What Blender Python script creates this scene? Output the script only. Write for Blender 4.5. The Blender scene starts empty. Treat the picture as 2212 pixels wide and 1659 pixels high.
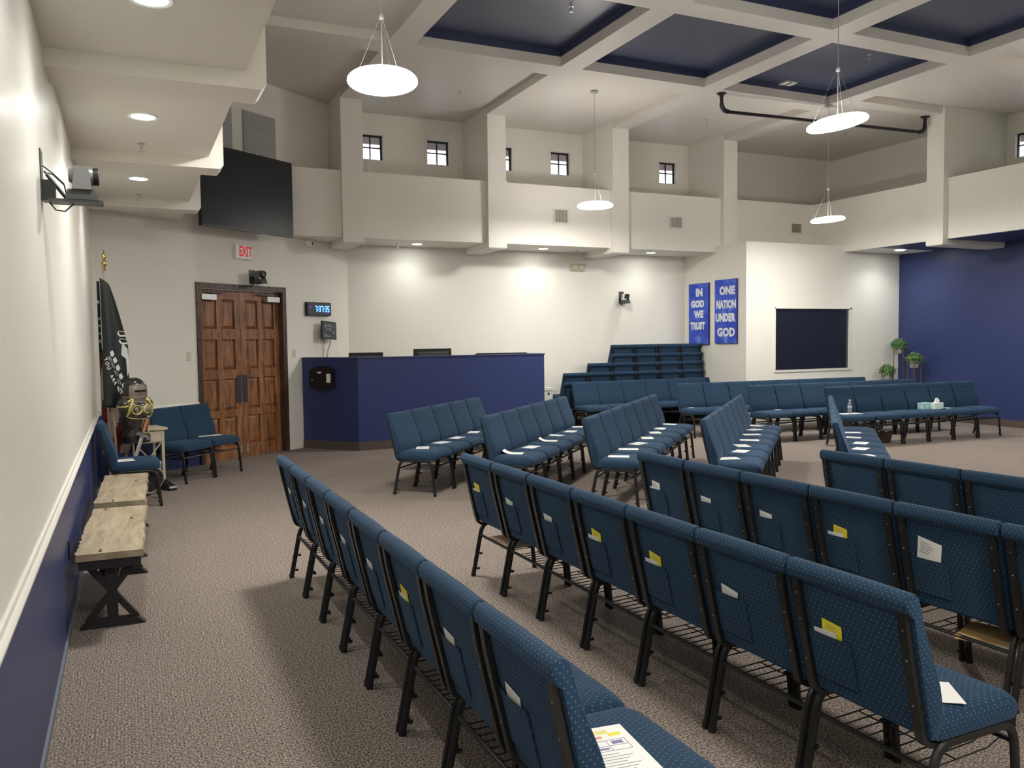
import bpy, bmesh, math, random
from math import pi, sin, cos, tan, atan2, radians, hypot
from mathutils import Vector, Matrix, Euler

sc = bpy.context.scene
COL = sc.collection
random.seed(7)

# ------------------------------------------------------------------ camera
F, PIT, ROLL, YAW, CH = 1790.0, .0542, -.0123, .4328, 1.673
cam_d = bpy.data.cameras.new('camera'); cam = bpy.data.objects.new('camera', cam_d); COL.objects.link(cam)
cam_d.sensor_width = 36.0; cam_d.sensor_fit = 'HORIZONTAL'; cam_d.lens = 36.0 * F / 2212.0
cam_d.clip_start = .02; cam_d.clip_end = 200
cam.matrix_world = Matrix.Translation((0, 0, CH)) @ Matrix.Rotation(-YAW, 4, 'Z') @ Matrix.Rotation(pi/2 - PIT, 4, 'X') @ Matrix.Rotation(ROLL, 4, 'Z')
sc.camera = cam
# ------------------------------------------------------------------ world, exposure
world = bpy.data.worlds.new('daylight'); sc.world = world; world.use_nodes = True
bg = world.node_tree.nodes['Background']; bg.inputs[0].default_value = (.80, .90, 1.0, 1); bg.inputs[1].default_value = 1.25
vs = sc.view_settings
vs.view_transform = 'Standard'; vs.look = 'None'; vs.gamma = 1.0; vs.use_curve_mapping = False; vs.exposure = 1.52
PEND_E, DOWN_W = 56.0, 5.0        # pendant lamp emission, recessed downlight watts

# ------------------------------------------------------------------ pixel -> direction helpers (2212 x 1659 frame)
def ray(px, py):
    a, b = px - 1106.0, py - 829.5
    cr, sr = cos(ROLL), sin(ROLL)
    X, Y = a*cr + b*sr, -a*sr + b*cr
    x, u = X/F, -Y/F
    c, s = cos(PIT), sin(PIT)
    y, z = c + u*s, u*c - s
    c, s = cos(YAW), sin(YAW)
    return Vector((x*c + y*s, -x*s + y*c, z))
def atz(px, py, z):
    r = ray(px, py); t = (z - CH)/r.z
    return Vector((r.x*t, r.y*t, z))
def aty(px, py, y):
    r = ray(px, py); t = y/r.y
    return Vector((r.x*t, y, CH + r.z*t))
def atx(px, py, x):
    r = ray(px, py); t = x/r.x
    return Vector((x, r.y*t, CH + r.z*t))

# ------------------------------------------------------------------ materials
MATS = {}
def mat(name, col, rough=.6, metal=0., spec=.5, emit=None, estr=0., noise=None, bump=None, alpha=None, trans=0., coat=0.):
    if name in MATS: return MATS[name]
    m = bpy.data.materials.new(name); m.use_nodes = True; nt = m.node_tree; b = nt.nodes['Principled BSDF']
    b.inputs['Base Color'].default_value = (*col, 1); b.inputs['Roughness'].default_value = rough
    b.inputs['Metallic'].default_value = metal; b.inputs['Specular IOR Level'].default_value = spec
    if trans: b.inputs['Transmission Weight'].default_value = trans
    if coat: b.inputs['Coat Weight'].default_value = coat
    if emit: b.inputs['Emission Color'].default_value = (*emit, 1); b.inputs['Emission Strength'].default_value = estr
    if noise or bump:
        tc = nt.nodes.new('ShaderNodeTexCoord')
    if noise:   # (scale, amount)
        n = nt.nodes.new('ShaderNodeTexNoise'); n.inputs['Scale'].default_value = noise[0]; n.inputs['Detail'].default_value = 5
        nt.links.new(tc.outputs['Object'], n.inputs['Vector'])
        mp = nt.nodes.new('ShaderNodeMapRange'); mp.inputs['From Min'].default_value = .3; mp.inputs['From Max'].default_value = .7
        mp.inputs['To Min'].default_value = 1 - noise[1]; mp.inputs['To Max'].default_value = 1 + noise[1]
        nt.links.new(n.outputs['Fac'], mp.inputs['Value'])
        mx = nt.nodes.new('ShaderNodeVectorMath'); mx.operation = 'SCALE'; mx.inputs[0].default_value = col
        nt.links.new(mp.outputs['Result'], mx.inputs['Scale']); nt.links.new(mx.outputs['Vector'], b.inputs['Base Color'])
    if bump:    # (scale, distance)
        n = nt.nodes.new('ShaderNodeTexNoise'); n.inputs['Scale'].default_value = bump[0]; n.inputs['Detail'].default_value = 3
        nt.links.new(tc.outputs['Object'], n.inputs['Vector'])
        bp = nt.nodes.new('ShaderNodeBump'); bp.inputs['Strength'].default_value = .35; bp.inputs['Distance'].default_value = bump[1]
        nt.links.new(n.outputs['Fac'], bp.inputs['Height']); nt.links.new(bp.outputs['Normal'], b.inputs['Normal'])
    MATS[name] = m
    return m
def N(nt, typ, **kw):
    n = nt.nodes.new(typ)
    for k, v in kw.items():
        if k.startswith('i_'): n.inputs[k[2:].replace('_', ' ')].default_value = v
        else: setattr(n, k, v)
    return n

WHITE = mat('eggshell_paint', (.79, .765, .70), .5, spec=.3, bump=(55, .004), noise=(.7, .02))
CEILW = mat('ceiling_paint', (.68, .645, .60), .45, spec=.4, bump=(60, .003))
BLUEW = mat('blue_paint', (.027, .041, .138), .40, spec=.45, bump=(55, .004), noise=(.8, .05))
COFB = mat('coffer_blue_paint', (.042, .053, .108), .33, spec=.5, bump=(60, .003))
SIDEG = mat('coffer_side_paint', (.52, .51, .49), .45)
TRIM = mat('trim_white', (.72, .70, .64), .38)
CHAR = mat('charcoal_steel', (.016, .017, .017), .36, metal=.2, spec=.5, noise=(30, .15))
SCREW = mat('bright_screw', (.4, .4, .39), .35, metal=1)
BLACK = mat('black_plastic', (.009, .009, .010), .38)
DKGREY = mat('dark_grey_metal', (.055, .057, .058), .42, metal=.3)
GREY = mat('grey_plastic', (.20, .20, .20), .38, metal=.3)
SILVER = mat('silver', (.55, .55, .53), .32, metal=.7)
PAPER = mat('white_paper', (.80, .80, .78), .75)
YELLOW = mat('yellow_paper', (.80, .70, .03), .7)
TAN = mat('manila_card', (.62, .40, .17), .75)
BLOND = mat('pale_wood', (.45, .36, .24), .6, noise=(9, .2))
CREAM = mat('cream_plastic', (.62, .58, .45), .45)
BRASS = mat('brass', (.78, .58, .20), .22, metal=1)
LAMPW = mat('lamp_white', (.85, .85, .83), .4)
PENDL = mat('pendant_glow', (1, 1, 1), .5, emit=(1.0, .965, .90), estr=PEND_E)
UPL = mat('pendant_up_glow', (1, 1, 1), .5, emit=(1.0, .965, .90), estr=PEND_E*.12)
DOWNL = mat('downlight_glow', (1, 1, 1), .5, emit=(.98, 1.0, .95), estr=28)
SCREEN = mat('dark_screen', (.011, .013, .017), .34, spec=.3)

def carpet_mat():
    m = bpy.data.materials.new('carpet'); m.use_nodes = True; nt = m.node_tree; b = nt.nodes['Principled BSDF']
    tc = N(nt, 'ShaderNodeTexCoord')
    n1 = N(nt, 'ShaderNodeTexNoise', i_Scale=105., i_Detail=3., i_Roughness=.65)
    n2 = N(nt, 'ShaderNodeTexNoise', i_Scale=1.1, i_Detail=2.)
    wv = N(nt, 'ShaderNodeTexWave', bands_direction='X', i_Scale=22., i_Distortion=1.2, i_Detail=1.)
    for n in (n1, n2, wv): nt.links.new(tc.outputs['Object'], n.inputs['Vector'])
    cr = N(nt, 'ShaderNodeValToRGB'); e = cr.color_ramp.elements
    e[0].position = .36; e[0].color = (.045, .037, .032, 1)
    e[1].position = .66; e[1].color = (.49, .42, .37, 1)
    k = e.new(.50); k.color = (.215, .177, .153, 1)
    nt.links.new(n1.outputs['Fac'], cr.inputs['Fac'])
    mr = N(nt, 'ShaderNodeMapRange'); mr.inputs['To Min'].default_value = .86; mr.inputs['To Max'].default_value = 1.1
    nt.links.new(wv.outputs['Fac'], mr.inputs['Value'])
    sca = N(nt, 'ShaderNodeVectorMath', operation='SCALE'); nt.links.new(cr.outputs['Color'], sca.inputs[0]); nt.links.new(mr.outputs['Result'], sca.inputs['Scale'])
    m2 = N(nt, 'ShaderNodeMapRange'); m2.inputs['To Min'].default_value = .93; m2.inputs['To Max'].default_value = 1.07
    nt.links.new(n2.outputs['Fac'], m2.inputs['Value'])
    sc2 = N(nt, 'ShaderNodeVectorMath', operation='SCALE'); nt.links.new(sca.outputs['Vector'], sc2.inputs[0]); nt.links.new(m2.outputs['Result'], sc2.inputs['Scale'])
    nt.links.new(sc2.outputs['Vector'], b.inputs['Base Color'])
    b.inputs['Roughness'].default_value = .95; b.inputs['Specular IOR Level'].default_value = .1
    bp = N(nt, 'ShaderNodeBump'); bp.inputs['Strength'].default_value = .6; bp.inputs['Distance'].default_value = .006
    nt.links.new(n1.outputs['Fac'], bp.inputs['Height']); nt.links.new(bp.outputs['Normal'], b.inputs['Normal'])
    return m
CARPET = carpet_mat()

def fabric_mat():
    m = bpy.data.materials.new('dotted_blue_fabric'); m.use_nodes = True; nt = m.node_tree; b = nt.nodes['Principled BSDF']
    uv = N(nt, 'ShaderNodeUVMap')
    sep = N(nt, 'ShaderNodeSeparateXYZ'); nt.links.new(uv.outputs['UV'], sep.inputs[0])
    def M(op, a, c=None, v=None):
        n = N(nt, 'ShaderNodeMath', operation=op)
        nt.links.new(a, n.inputs[0])
        if c is not None: nt.links.new(c, n.inputs[1])
        if v is not None: n.inputs[1].default_value = v
        return n.outputs[0]
    S = .0215
    u = M('DIVIDE', sep.outputs['X'], v=S); v = M('DIVIDE', sep.outputs['Y'], v=S*.62)
    row = M('FLOOR', v); half = M('MULTIPLY', M('MODULO', row, v=2.0), v=.5)
    uu = M('SUBTRACT', M('FRACT', M('ADD', u, half)), v=.5); vv = M('MULTIPLY', M('SUBTRACT', M('FRACT', v), v=.5), v=.62)
    d = M('SQRT', M('ADD', M('MULTIPLY', uu, uu), M('MULTIPLY', vv, vv)))
    dot = N(nt, 'ShaderNodeMapRange'); dot.inputs['From Min'].default_value = .130; dot.inputs['From Max'].default_value = .075
    nt.links.new(d, dot.inputs['Value'])
    ns = N(nt, 'ShaderNodeTexNoise', i_Scale=420., i_Detail=2.); nt.links.new(uv.outputs['UV'], ns.inputs['Vector'])
    cr = N(nt, 'ShaderNodeValToRGB'); e = cr.color_ramp.elements
    e[0].position = .32; e[0].color = (.0098, .027, .055, 1); e[1].position = .7; e[1].color = (.0185, .046, .088, 1)
    nt.links.new(ns.outputs['Fac'], cr.inputs['Fac'])
    mx = N(nt, 'ShaderNodeMix', data_type='RGBA'); nt.links.new(dot.outputs['Result'], mx.inputs[0])
    nt.links.new(cr.outputs['Color'], mx.inputs[6]); mx.inputs[7].default_value = (.088, .150, .220, 1)
    nt.links.new(mx.outputs[2], b.inputs['Base Color'])
    b.inputs['Roughness'].default_value = .9; b.inputs['Specular IOR Level'].default_value = .2
    b.inputs['Sheen Weight'].default_value = .12; b.inputs['Sheen Roughness'].default_value = .5
    b.inputs['Sheen Tint'].default_value = (.35, .55, .9, 1)
    bp = N(nt, 'ShaderNodeBump'); bp.inputs['Strength'].default_value = .25; bp.inputs['Distance'].default_value = .002
    nt.links.new(ns.outputs['Fac'], bp.inputs['Height']); nt.links.new(bp.outputs['Normal'], b.inputs['Normal'])
    return m
FABRIC = fabric_mat()

def wood_mat(name, c0, c1, axis='Z', scale=6., rough=.4):
    m = bpy.data.materials.new(name); m.use_nodes = True; nt = m.node_tree; b = nt.nodes['Principled BSDF']
    tc = N(nt, 'ShaderNodeTexCoord'); mp = N(nt, 'ShaderNodeMapping'); nt.links.new(tc.outputs['Object'], mp.inputs['Vector'])
    sc3 = {'Z': (1, 1, .12), 'X': (.12, 1, 1), 'Y': (1, .12, 1)}[axis]
    mp.inputs['Scale'].default_value = sc3
    n = N(nt, 'ShaderNodeTexNoise', i_Scale=scale*3, i_Detail=6., i_Distortion=1.2); nt.links.new(mp.outputs['Vector'], n.inputs['Vector'])
    n2 = N(nt, 'ShaderNodeTexNoise', i_Scale=scale*24, i_Detail=2.); nt.links.new(mp.outputs['Vector'], n2.inputs['Vector'])
    ad = N(nt, 'ShaderNodeMath', operation='MULTIPLY_ADD'); nt.links.new(n2.outputs['Fac'], ad.inputs[0]); ad.inputs[1].default_value = .35; nt.links.new(n.outputs['Fac'], ad.inputs[2])
    cr = N(nt, 'ShaderNodeValToRGB'); e = cr.color_ramp.elements
    e[0].position = .5; e[0].color = (*c0, 1); e[1].position = .86; e[1].color = (*c1, 1)
    nt.links.new(ad.outputs[0], cr.inputs['Fac']); nt.links.new(cr.outputs['Color'], b.inputs['Base Color'])
    b.inputs['Roughness'].default_value = rough
    return m
OAK = wood_mat('oak_door_stain', (.11, .045, .019), (.40, .175, .072), 'Z', 5.)
WALNUT = wood_mat('dark_frame_wood', (.035, .018, .010), (.11, .062, .038), 'Z', 5.)
BENCHW = wood_mat('weathered_plank', (.25, .195, .125), (.40, .325, .225), 'Y', 4., .6)

def two_tone(name, z):
    m = bpy.data.materials.new(name); m.use_nodes = True; nt = m.node_tree; b = nt.nodes['Principled BSDF']
    g = N(nt, 'ShaderNodeNewGeometry'); sp = N(nt, 'ShaderNodeSeparateXYZ'); nt.links.new(g.outputs['Position'], sp.inputs[0])
    c = N(nt, 'ShaderNodeMath', operation='LESS_THAN'); nt.links.new(sp.outputs['Z'], c.inputs[0]); c.inputs[1].default_value = z
    mx = N(nt, 'ShaderNodeMix', data_type='RGBA'); nt.links.new(c.outputs[0], mx.inputs[0])
    mx.inputs[6].default_value = (.79, .765, .70, 1); mx.inputs[7].default_value = (.027, .041, .138, 1)
    nt.links.new(mx.outputs[2], b.inputs['Base Color']); b.inputs['Roughness'].default_value = .38
    n = N(nt, 'ShaderNodeTexNoise', i_Scale=55., i_Detail=3.); tc = N(nt, 'ShaderNodeTexCoord'); nt.links.new(tc.outputs['Object'], n.inputs['Vector'])
    bp = N(nt, 'ShaderNodeBump'); bp.inputs['Strength'].default_value = .3; bp.inputs['Distance'].default_value = .004
    nt.links.new(n.outputs['Fac'], bp.inputs['Height']); nt.links.new(bp.outputs['Normal'], b.inputs['Normal'])
    return m
TWOTONE = two_tone('white_over_blue_paint', .83)

# ------------------------------------------------------------------ mesh builder
class MB:
    def __init__(s): s.V = []; s.Fc = []; s.M = []
    def add(s, vs_, fs, m=0):
        o = len(s.V); s.V += [tuple(v) for v in vs_]
        for f in fs: s.Fc.append([i + o for i in f]); s.M.append(m)
        return s
    def box(s, x0, x1, y0, y1, z0, z1, m=0):
        v = [(x, y, z) for z in (z0, z1) for y in (y0, y1) for x in (x0, x1)]
        return s.add(v, [(0, 2, 3, 1), (4, 5, 7, 6), (0, 1, 5, 4), (2, 6, 7, 3), (0, 4, 6, 2), (1, 3, 7, 5)], m)
    def hexa(s, b4, t4, m=0):   # bottom and top quads, same winding (ccw from above)
        return s.add(list(b4) + list(t4), [(3, 2, 1, 0), (4, 5, 6, 7), (0, 1, 5, 4), (1, 2, 6, 5), (2, 3, 7, 6), (3, 0, 4, 7)], m)
    def loft(s, rings, m=0, cap=True, closed=True):
        n = len(rings[0]); o = len(s.V)
        for r in rings: s.V += [tuple(v) for v in r]
        for i in range(len(rings) - 1):
            for j in range(n if closed else n - 1):
                k = (j + 1) % n
                s.Fc.append([o + i*n + j, o + i*n + k, o + (i+1)*n + k, o + (i+1)*n + j]); s.M.append(m)
        if cap and closed:
            s.Fc.append([o + j for j in range(n - 1, -1, -1)]); s.M.append(m)
            s.Fc.append([o + (len(rings)-1)*n + j for j in range(n)]); s.M.append(m)
        return s
    def tube(s, pts, r, n=8, m=0, flat=1.0, cap=True):
        pts = [Vector(p) for p in pts]; rings = []; up = None
        for i, p in enumerate(pts):
            t = (pts[min(i+1, len(pts)-1)] - pts[max(i-1, 0)]).normalized()
            if up is None:
                a = Vector((1, 0, 0)) if abs(t.x) < .8 else Vector((0, 0, 1))
                up = (a - t*a.dot(t)).normalized()
            else: up = (up - t*up.dot(t)).normalized()
            w = t.cross(up); rr = r[i] if isinstance(r, (list, tuple)) else r
            rings.append([p + up*cos(2*pi*k/n)*rr*flat + w*sin(2*pi*k/n)*rr for k in range(n)])
        return s.loft(rings, m, cap)
    def sweep(s, pts, hw, ht, m=0):     # rectangular section, first half-size across X
        pts = [Vector(p) for p in pts]; rings = []; X = Vector((1, 0, 0))
        for i, p in enumerate(pts):
            t = (pts[min(i+1, len(pts)-1)] - pts[max(i-1, 0)]).normalized(); w = t.cross(X)
            rings.append([p + X*hw + w*ht, p - X*hw + w*ht, p - X*hw - w*ht, p + X*hw - w*ht])
        return s.loft(rings, m)
    def lathe(s, prof, n=16, c=(0, 0, 0), m=0, cap=True):
        return s.loft([[(c[0] + r*cos(2*pi*k/n), c[1] + r*sin(2*pi*k/n), c[2] + z) for k in range(n)] for r, z in prof], m, cap)
    def prism(s, poly, z0, z1, m=0):
        return s.loft([[(x, y, z0) for x, y in poly], [(x, y, z1) for x, y in poly]], m)
    def xf(s, M4, start=0):
        s.V[start:] = [tuple(M4 @ Vector(v)) for v in s.V[start:]]; return s
    def mesh(s, name, mats, uv=False, ang=35):
        me = bpy.data.meshes.new(name); me.from_pydata(s.V, [], s.Fc); me.validate()
        for k in (mats if isinstance(mats, (list, tuple)) else [mats]): me.materials.append(k)
        if len(me.polygons) == len(s.M):
            me.polygons.foreach_set('material_index', s.M)
        bm = bmesh.new(); bm.from_mesh(me); bmesh.ops.recalc_face_normals(bm, faces=bm.faces); bm.to_mesh(me); bm.free()
        if ang:
            me.polygons.foreach_set('use_smooth', [True]*len(me.polygons)); me.set_sharp_from_angle(angle=radians(ang))
        if uv:
            ul = me.uv_layers.new(name='UVMap').data
            for p in me.polygons:
                n = p.normal; ax, ay, az = abs(n.x), abs(n.y), abs(n.z)
                for li in p.loop_indices:
                    co = me.vertices[me.loops[li].vertex_index].co
                    # back and seat read as one continuous cloth: u across, v along the profile; ends use y,z
                    ul[li].uv = (co.x, co.y*.8 + co.z*.9) if ax < .75 else (co.y, co.z)
        me.update(); return me
    def build(s, name, mats, parent=None, uv=False, ang=35, loc=None, rz=0):
        o = bpy.data.objects.new(name, s.mesh(name, mats, uv, ang)); COL.objects.link(o)
        if parent: o.parent = parent
        if loc is not None: o.location = loc
        if rz: o.rotation_euler = (0, 0, rz)
        return o
def tag(o, label=None, cat=None, group=None, kind=None):
    if label: o['label'] = label
    if cat: o['category'] = cat
    if group: o['group'] = group
    if kind: o['kind'] = kind
    return o
def thing(name, label, cat, loc=(0, 0, 0), rz=0, group=None, rot=None):
    o = bpy.data.objects.new(name, None); o.empty_display_size = .1; COL.objects.link(o)
    o.location = loc; o.rotation_euler = rot if rot else (0, 0, rz)
    return tag(o, label, cat, group)
def struct(o): o['kind'] = 'structure'; return o
def sroot(name, loc=(0, 0, 0), rz=0):
    o = bpy.data.objects.new(name, None); o.empty_display_size = .1; COL.objects.link(o); o.location = loc; o.rotation_euler = (0, 0, rz)
    return struct(o)
def inst(me, name, parent=None, loc=None, rot=None):
    o = bpy.data.objects.new(name, me); COL.objects.link(o)
    if parent: o.parent = parent
    if loc is not None: o.location = loc
    if rot is not None: o.rotation_euler = rot
    return o
def text_mesh(body, size, mat_, extrude=.001, bold=0., align='CENTER', sx=1., name='lettering', spacing=1.):
    c = bpy.data.curves.new(name, 'FONT'); c.body = body; c.size = size; c.extrude = extrude; c.offset = bold; c.resolution_u = 3
    c.align_x = align; c.align_y = 'CENTER'; c.space_character = spacing
    t = bpy.data.objects.new(name, c); COL.objects.link(t)
    dg = bpy.context.evaluated_depsgraph_get(); dg.update()
    me = bpy.data.meshes.new_from_object(t.evaluated_get(dg)); me.name = name
    bpy.data.objects.remove(t); bpy.data.curves.remove(c)
    for v in me.vertices: v.co.x *= sx
    me.materials.clear(); me.materials.append(mat_)
    return me
def text_obj(body, size, mat_, parent, loc, rot, extrude=.001, bold=0., sx=1., name='lettering', align='CENTER', spacing=1.):
    return inst(text_mesh(body, size, mat_, extrude, bold, align, sx, name, spacing), name, parent, loc, rot)
ORD = ['first', 'second', 'third', 'fourth', 'fifth', 'sixth', 'seventh', 'eighth']

# ================================================================== STRUCTURE
XL, YB, XR, YS, ZC = -.364, 13.85, 14.2, -1.4, 5.5
DC, DA = Vector((-.364, 11.192)), atan2(.992, 1.397)          # door wall: corner at the left wall and its heading
DU, DN = Vector((cos(DA), sin(DA))), Vector((sin(DA), -cos(DA)))   # along the wall, out into the room
def dw(s, d, z): p = DC + DU*s + DN*d; return Vector((p.x, p.y, z))
def dwpx(px, py, d=0.):                                        # pixel -> (s, z) on the plane d in front of the door wall
    r = ray(px, py); o = DC + DN*d; t = o.dot(DN)/(r.x*DN.x + r.y*DN.y)
    p = Vector((r.x*t, r.y*t)) - o
    return p.dot(DU), CH + r.z*t

struct(MB().box(XL-.15, XR+.15, YS-.15, YB+.15, -.12, 0).build('floor', CARPET, ang=0))
struct(MB().box(XL-.15, XL, YS-.15, 11.30, 0, 5.62).build('wall_left', TWOTONE, ang=0))
struct(MB().box(XL, XR, YS-.15, YS, 0, 5.62).build('wall_near', WHITE, ang=0))
wd = sroot('wall_door', (DC.x, DC.y, 0), DA)
MB().box(-.12, 1.50, 0, .2, 0, 5.62).build('wall_panel', TWOTONE, wd, ang=0)
MB().box(3.13, 4.62, 0, .2, 0, 5.62).build('wall_panel', WHITE, wd, ang=0)
MB().box(1.50, 3.13, 0, .2, 2.47, 5.62).build('wall_panel', WHITE, wd, ang=0)

WX = [3.63, 4.83, 6.05, 7.25, 8.47, 9.67]; WW, WZ0, WZ1 = .41, 4.73, 5.15
def pierced(mb, fixed0, fixed1, a0, a1, z0, z1, holes, axis):
    def bx(u0, u1, w0, w1):
        if u1 - u0 < 1e-4: return
        mb.box(u0, u1, fixed0, fixed1, w0, w1) if axis == 'x' else mb.box(fixed0, fixed1, u0, u1, w0, w1)
    bx(a0, a1, z0, WZ0); bx(a0, a1, WZ1, z1)
    u = a0
    for h in holes: bx(u, h, WZ0, WZ1); u = h + WW
    bx(u, a1, WZ0, WZ1)
    return mb
struct(pierced(MB(), YB, YB+.15, 3.2, XR+.15, 0, 5.62, WX, 'x').build('wall_back', WHITE, ang=0))
struct(MB().box(XR, XR+.15, YS, YB, 0, 3.28).build('wall_right', BLUEW, ang=0))
WY = [2.03, 3.23, 4.43, 5.63, 6.83, 8.03, 9.22]
struct(pierced(MB(), XR, XR+.15, YS, YB, 3.28, 5.62, WY, 'y').build('wall_right_upper', WHITE, ang=0))
GLASS = mat('window_glass', (.9, .95, 1.0), .03, trans=1.0)
BRONZE = mat('bronze_frame', (.02, .016, .016), .4)
def small_window(n, loc, rz, label):
    r = sroot('window_%d' % n, loc, rz)
    f = MB(); w, z0, z1, t = WW, WZ0, WZ1, .018
    for a in ((0, w, z0, z0+t), (0, w, z1-.03, z1), (0, t, z0, z1), (w-.03, w, z0, z1), (w/2-.009, w/2+.009, z0, z1), (0, w, (z0+z1)/2-.009, (z0+z1)/2+.009)):
        f.box(a[0], a[1], .07, .10, a[2], a[3])
    f.build('window_frame', BRONZE, r, ang=0)
    for i in (0, 1):
        for j in (0, 1):
            x0, x1 = (t, w/2-.009) if i == 0 else (w/2+.009, w-.03)
            c0, c1 = (z0+t, (z0+z1)/2-.009) if j == 0 else ((z0+z1)/2+.009, z1-.03)
            MB().box(x0, x1, .083, .087, c0, c1).build('pane', GLASS, r, ang=0)
for i, x in enumerate(WX): small_window(i+1, (x, YB, 0), 0, '')
for i, y in enumerate(WY[-2:]): small_window(7+i, (XR, y+WW, 0), -pi/2, '')
EAVE = mat('pink_stucco_eave', (.82, .62, .62), .9)
tag(MB().box(XL, XR+1.1, YB+.16, YB+.98, 5.02, 5.2).build('roof_eave', EAVE, ang=0), kind='structure')
tag(MB().box(XR+.16, XR+.98, YS, YB+.1, 5.02, 5.2).build('roof_eave', EAVE, ang=0), kind='structure')

# booth room with the blind window, between the back wall and the blue wall
struct(MB().box(10.28, 10.40, 12.0, YB, 0, 3.36).build('wall_booth_side', WHITE, ang=0))
BX0, BX1, BZ0, BZ1 = 10.95, 12.90, 1.03, 2.20
b = MB(); b.box(10.40, BX0, 12.0, 12.14, 0, 3.36).box(BX1, XR, 12.0, 12.14, 0, 3.36).box(BX0, BX1, 12.0, 12.14, 0, BZ0).box(BX0, BX1, 12.0, 12.14, BZ1, 3.36)
struct(b.build('wall_booth_front', WHITE, ang=0))
struct(MB().box(10.28, XR, 12.0, 12.85, 3.36, 3.40).build('wall_booth_top', WHITE, ang=0))
bw = sroot('window_9')
f = MB()
for a in ((BX0-.01, BX1+.01, BZ0-.045, BZ0), (BX0, BX1, BZ1-.02, BZ1), (BX0, BX0+.02, BZ0, BZ1), (BX1-.05, BX1, BZ0, BZ1)): f.box(a[0], a[1], 11.985, 12.12, a[2], a[3])
f.build('window_frame', TRIM, bw, ang=0)
MB().box(BX0+.02, BX1-.06, 12.045, 12.055, BZ0, BZ1-.02).build('blind', mat('navy_roller_blind', (.026, .027, .045), .5, bump=(300, .002)), bw, ang=0)
MB().box(BX0+.02, BX1-.05, 12.03, 12.034, BZ0, BZ1-.02).build('pane', mat('booth_glass', (.8, .85, .9), .05, trans=1.0), bw, ang=0)

# soffits with their fascia, one per wall
struct(MB().prism([(XL, YS), (.69, YS), (.69, 11.94), (XL, 11.19)], 3.285, 4.31).build('soffit_left', WHITE, ang=0))
struct(MB().prism([(1.97, 12.85), (XR, 12.85), (XR, YB), (3.38, YB)], 3.285, 4.31).build('soffit_back', WHITE, ang=0))
struct(MB().box(12.70, XR, YS, 12.85, 3.285, 4.31).build('soffit_right', WHITE, ang=0))
struct(MB().box(12.71, XR, YS, 11.2, 3.278, 3.285).build('soffit_right_underside', BLUEW, ang=0))
# fin columns from the outer walls, carrying the ceiling beams
CX = [(3.06, 3.40), (5.50, 5.83), (7.92, 8.25), (10.38, 10.70)]
LY = [(.28, .61), (2.75, 3.08), (5.22, 5.55), (7.70, 8.03), (10.18, 10.48)]
def bevel_box(x0, x1, y0, y1, z0, z1, b=.018, side='y'):
    m = MB(); m.hexa([(x0+b, y0+b, z0), (x1-b, y0+b, z0), (x1-b, y1, z0), (x0+b, y1, z0)], [(x0, y0, z0+b), (x1, y0, z0+b), (x1, y1, z0+b), (x0, y1, z0+b)])
    m.box(x0, x1, y0, y1, z0+b, z1); return m
for i, (a, c) in enumerate(CX):
    struct(bevel_box(a, c, 12.75, YB, 3.40 if i == 3 else 3.185, ZC).build('column', WHITE, ang=0))
for a, c in LY:
    y1 = 11.0 if a > 10 else c
    m = MB(); m.hexa([(XL, a, 3.185), (.78, a, 3.185), (.78, c, 3.185), (XL, c, 3.185)], [(XL, a, 3.22), (.81, a, 3.22), (.81, c, 3.22), (XL, c, 3.22)])
    m.box(XL, .81, a, c, 3.22, ZC)
    struct(m.build('column', WHITE, ang=0))
struct(bevel_box(12.60, XR, 9.78, 10.11, 3.185, ZC).build('column', WHITE, ang=0))
for a in (7.3, 4.8, 2.35): struct(bevel_box(12.60, XR, a, a+.33, 3.185, ZC).build('column', WHITE, ang=0))
# ceiling: outer ring plates, dropped beams, blue coffers
c = MB(); gx0, gx1, gy0, gy1 = 3.06, 10.70, .28, 10.48
c.box(XL, gx0, YS, YB, ZC, 5.62).box(gx1, XR, YS, YB, ZC, 5.62).box(gx0, gx1, gy1, YB, ZC, 5.62).box(gx0, gx1, YS, gy0, ZC, 5.62)
struct(c.build('ceiling', CEILW, ang=0))
ZB = 5.385
for a, d in CX: struct(MB().box(a, d, YS, 12.75, ZB, 5.62).build('ceiling_beam', CEILW, ang=0))
for k, (a, d) in enumerate(LY):
    segs = [(.81, 3.06)] + [(CX[i][1], CX[i+1][0]) for i in range(3)]
    if k == 4: d = 10.56
    for u, v in segs: struct(MB().box(u, v, a, d, ZB, ZC if (k == 4 and u > 3) or u < 3 else 5.62).build('ceiling_beam', CEILW, ang=0))
    ya = (9.82, 10.15) if k == 4 else (a, d)
    struct(MB().box(10.70, 12.60, ya[0], ya[1], ZB, ZC).build('ceiling_beam', CEILW, ang=0))
struct(MB().box(3.06, 10.70, 10.18, 10.48, ZC, 5.62).build('ceiling_beam', CEILW, ang=0))
for i in range(3):
    for j in range(4):
        x0, x1, y0, y1 = CX[i][1], CX[i+1][0], LY[j][1], LY[j+1][0]
        m = MB().box(x0, x1, y0, y1, 5.60, 5.62)
        for q in ((x0, x0+.012, y0, y1), (x1-.012, x1, y0, y1), (x0, x1, y0, y0+.012), (x0, x1, y1-.012, y1)): m.box(q[0], q[1], q[2], q[3], 5.515, 5.60)
        struct(m.build('ceiling_coffer', COFB, ang=0))
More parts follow.
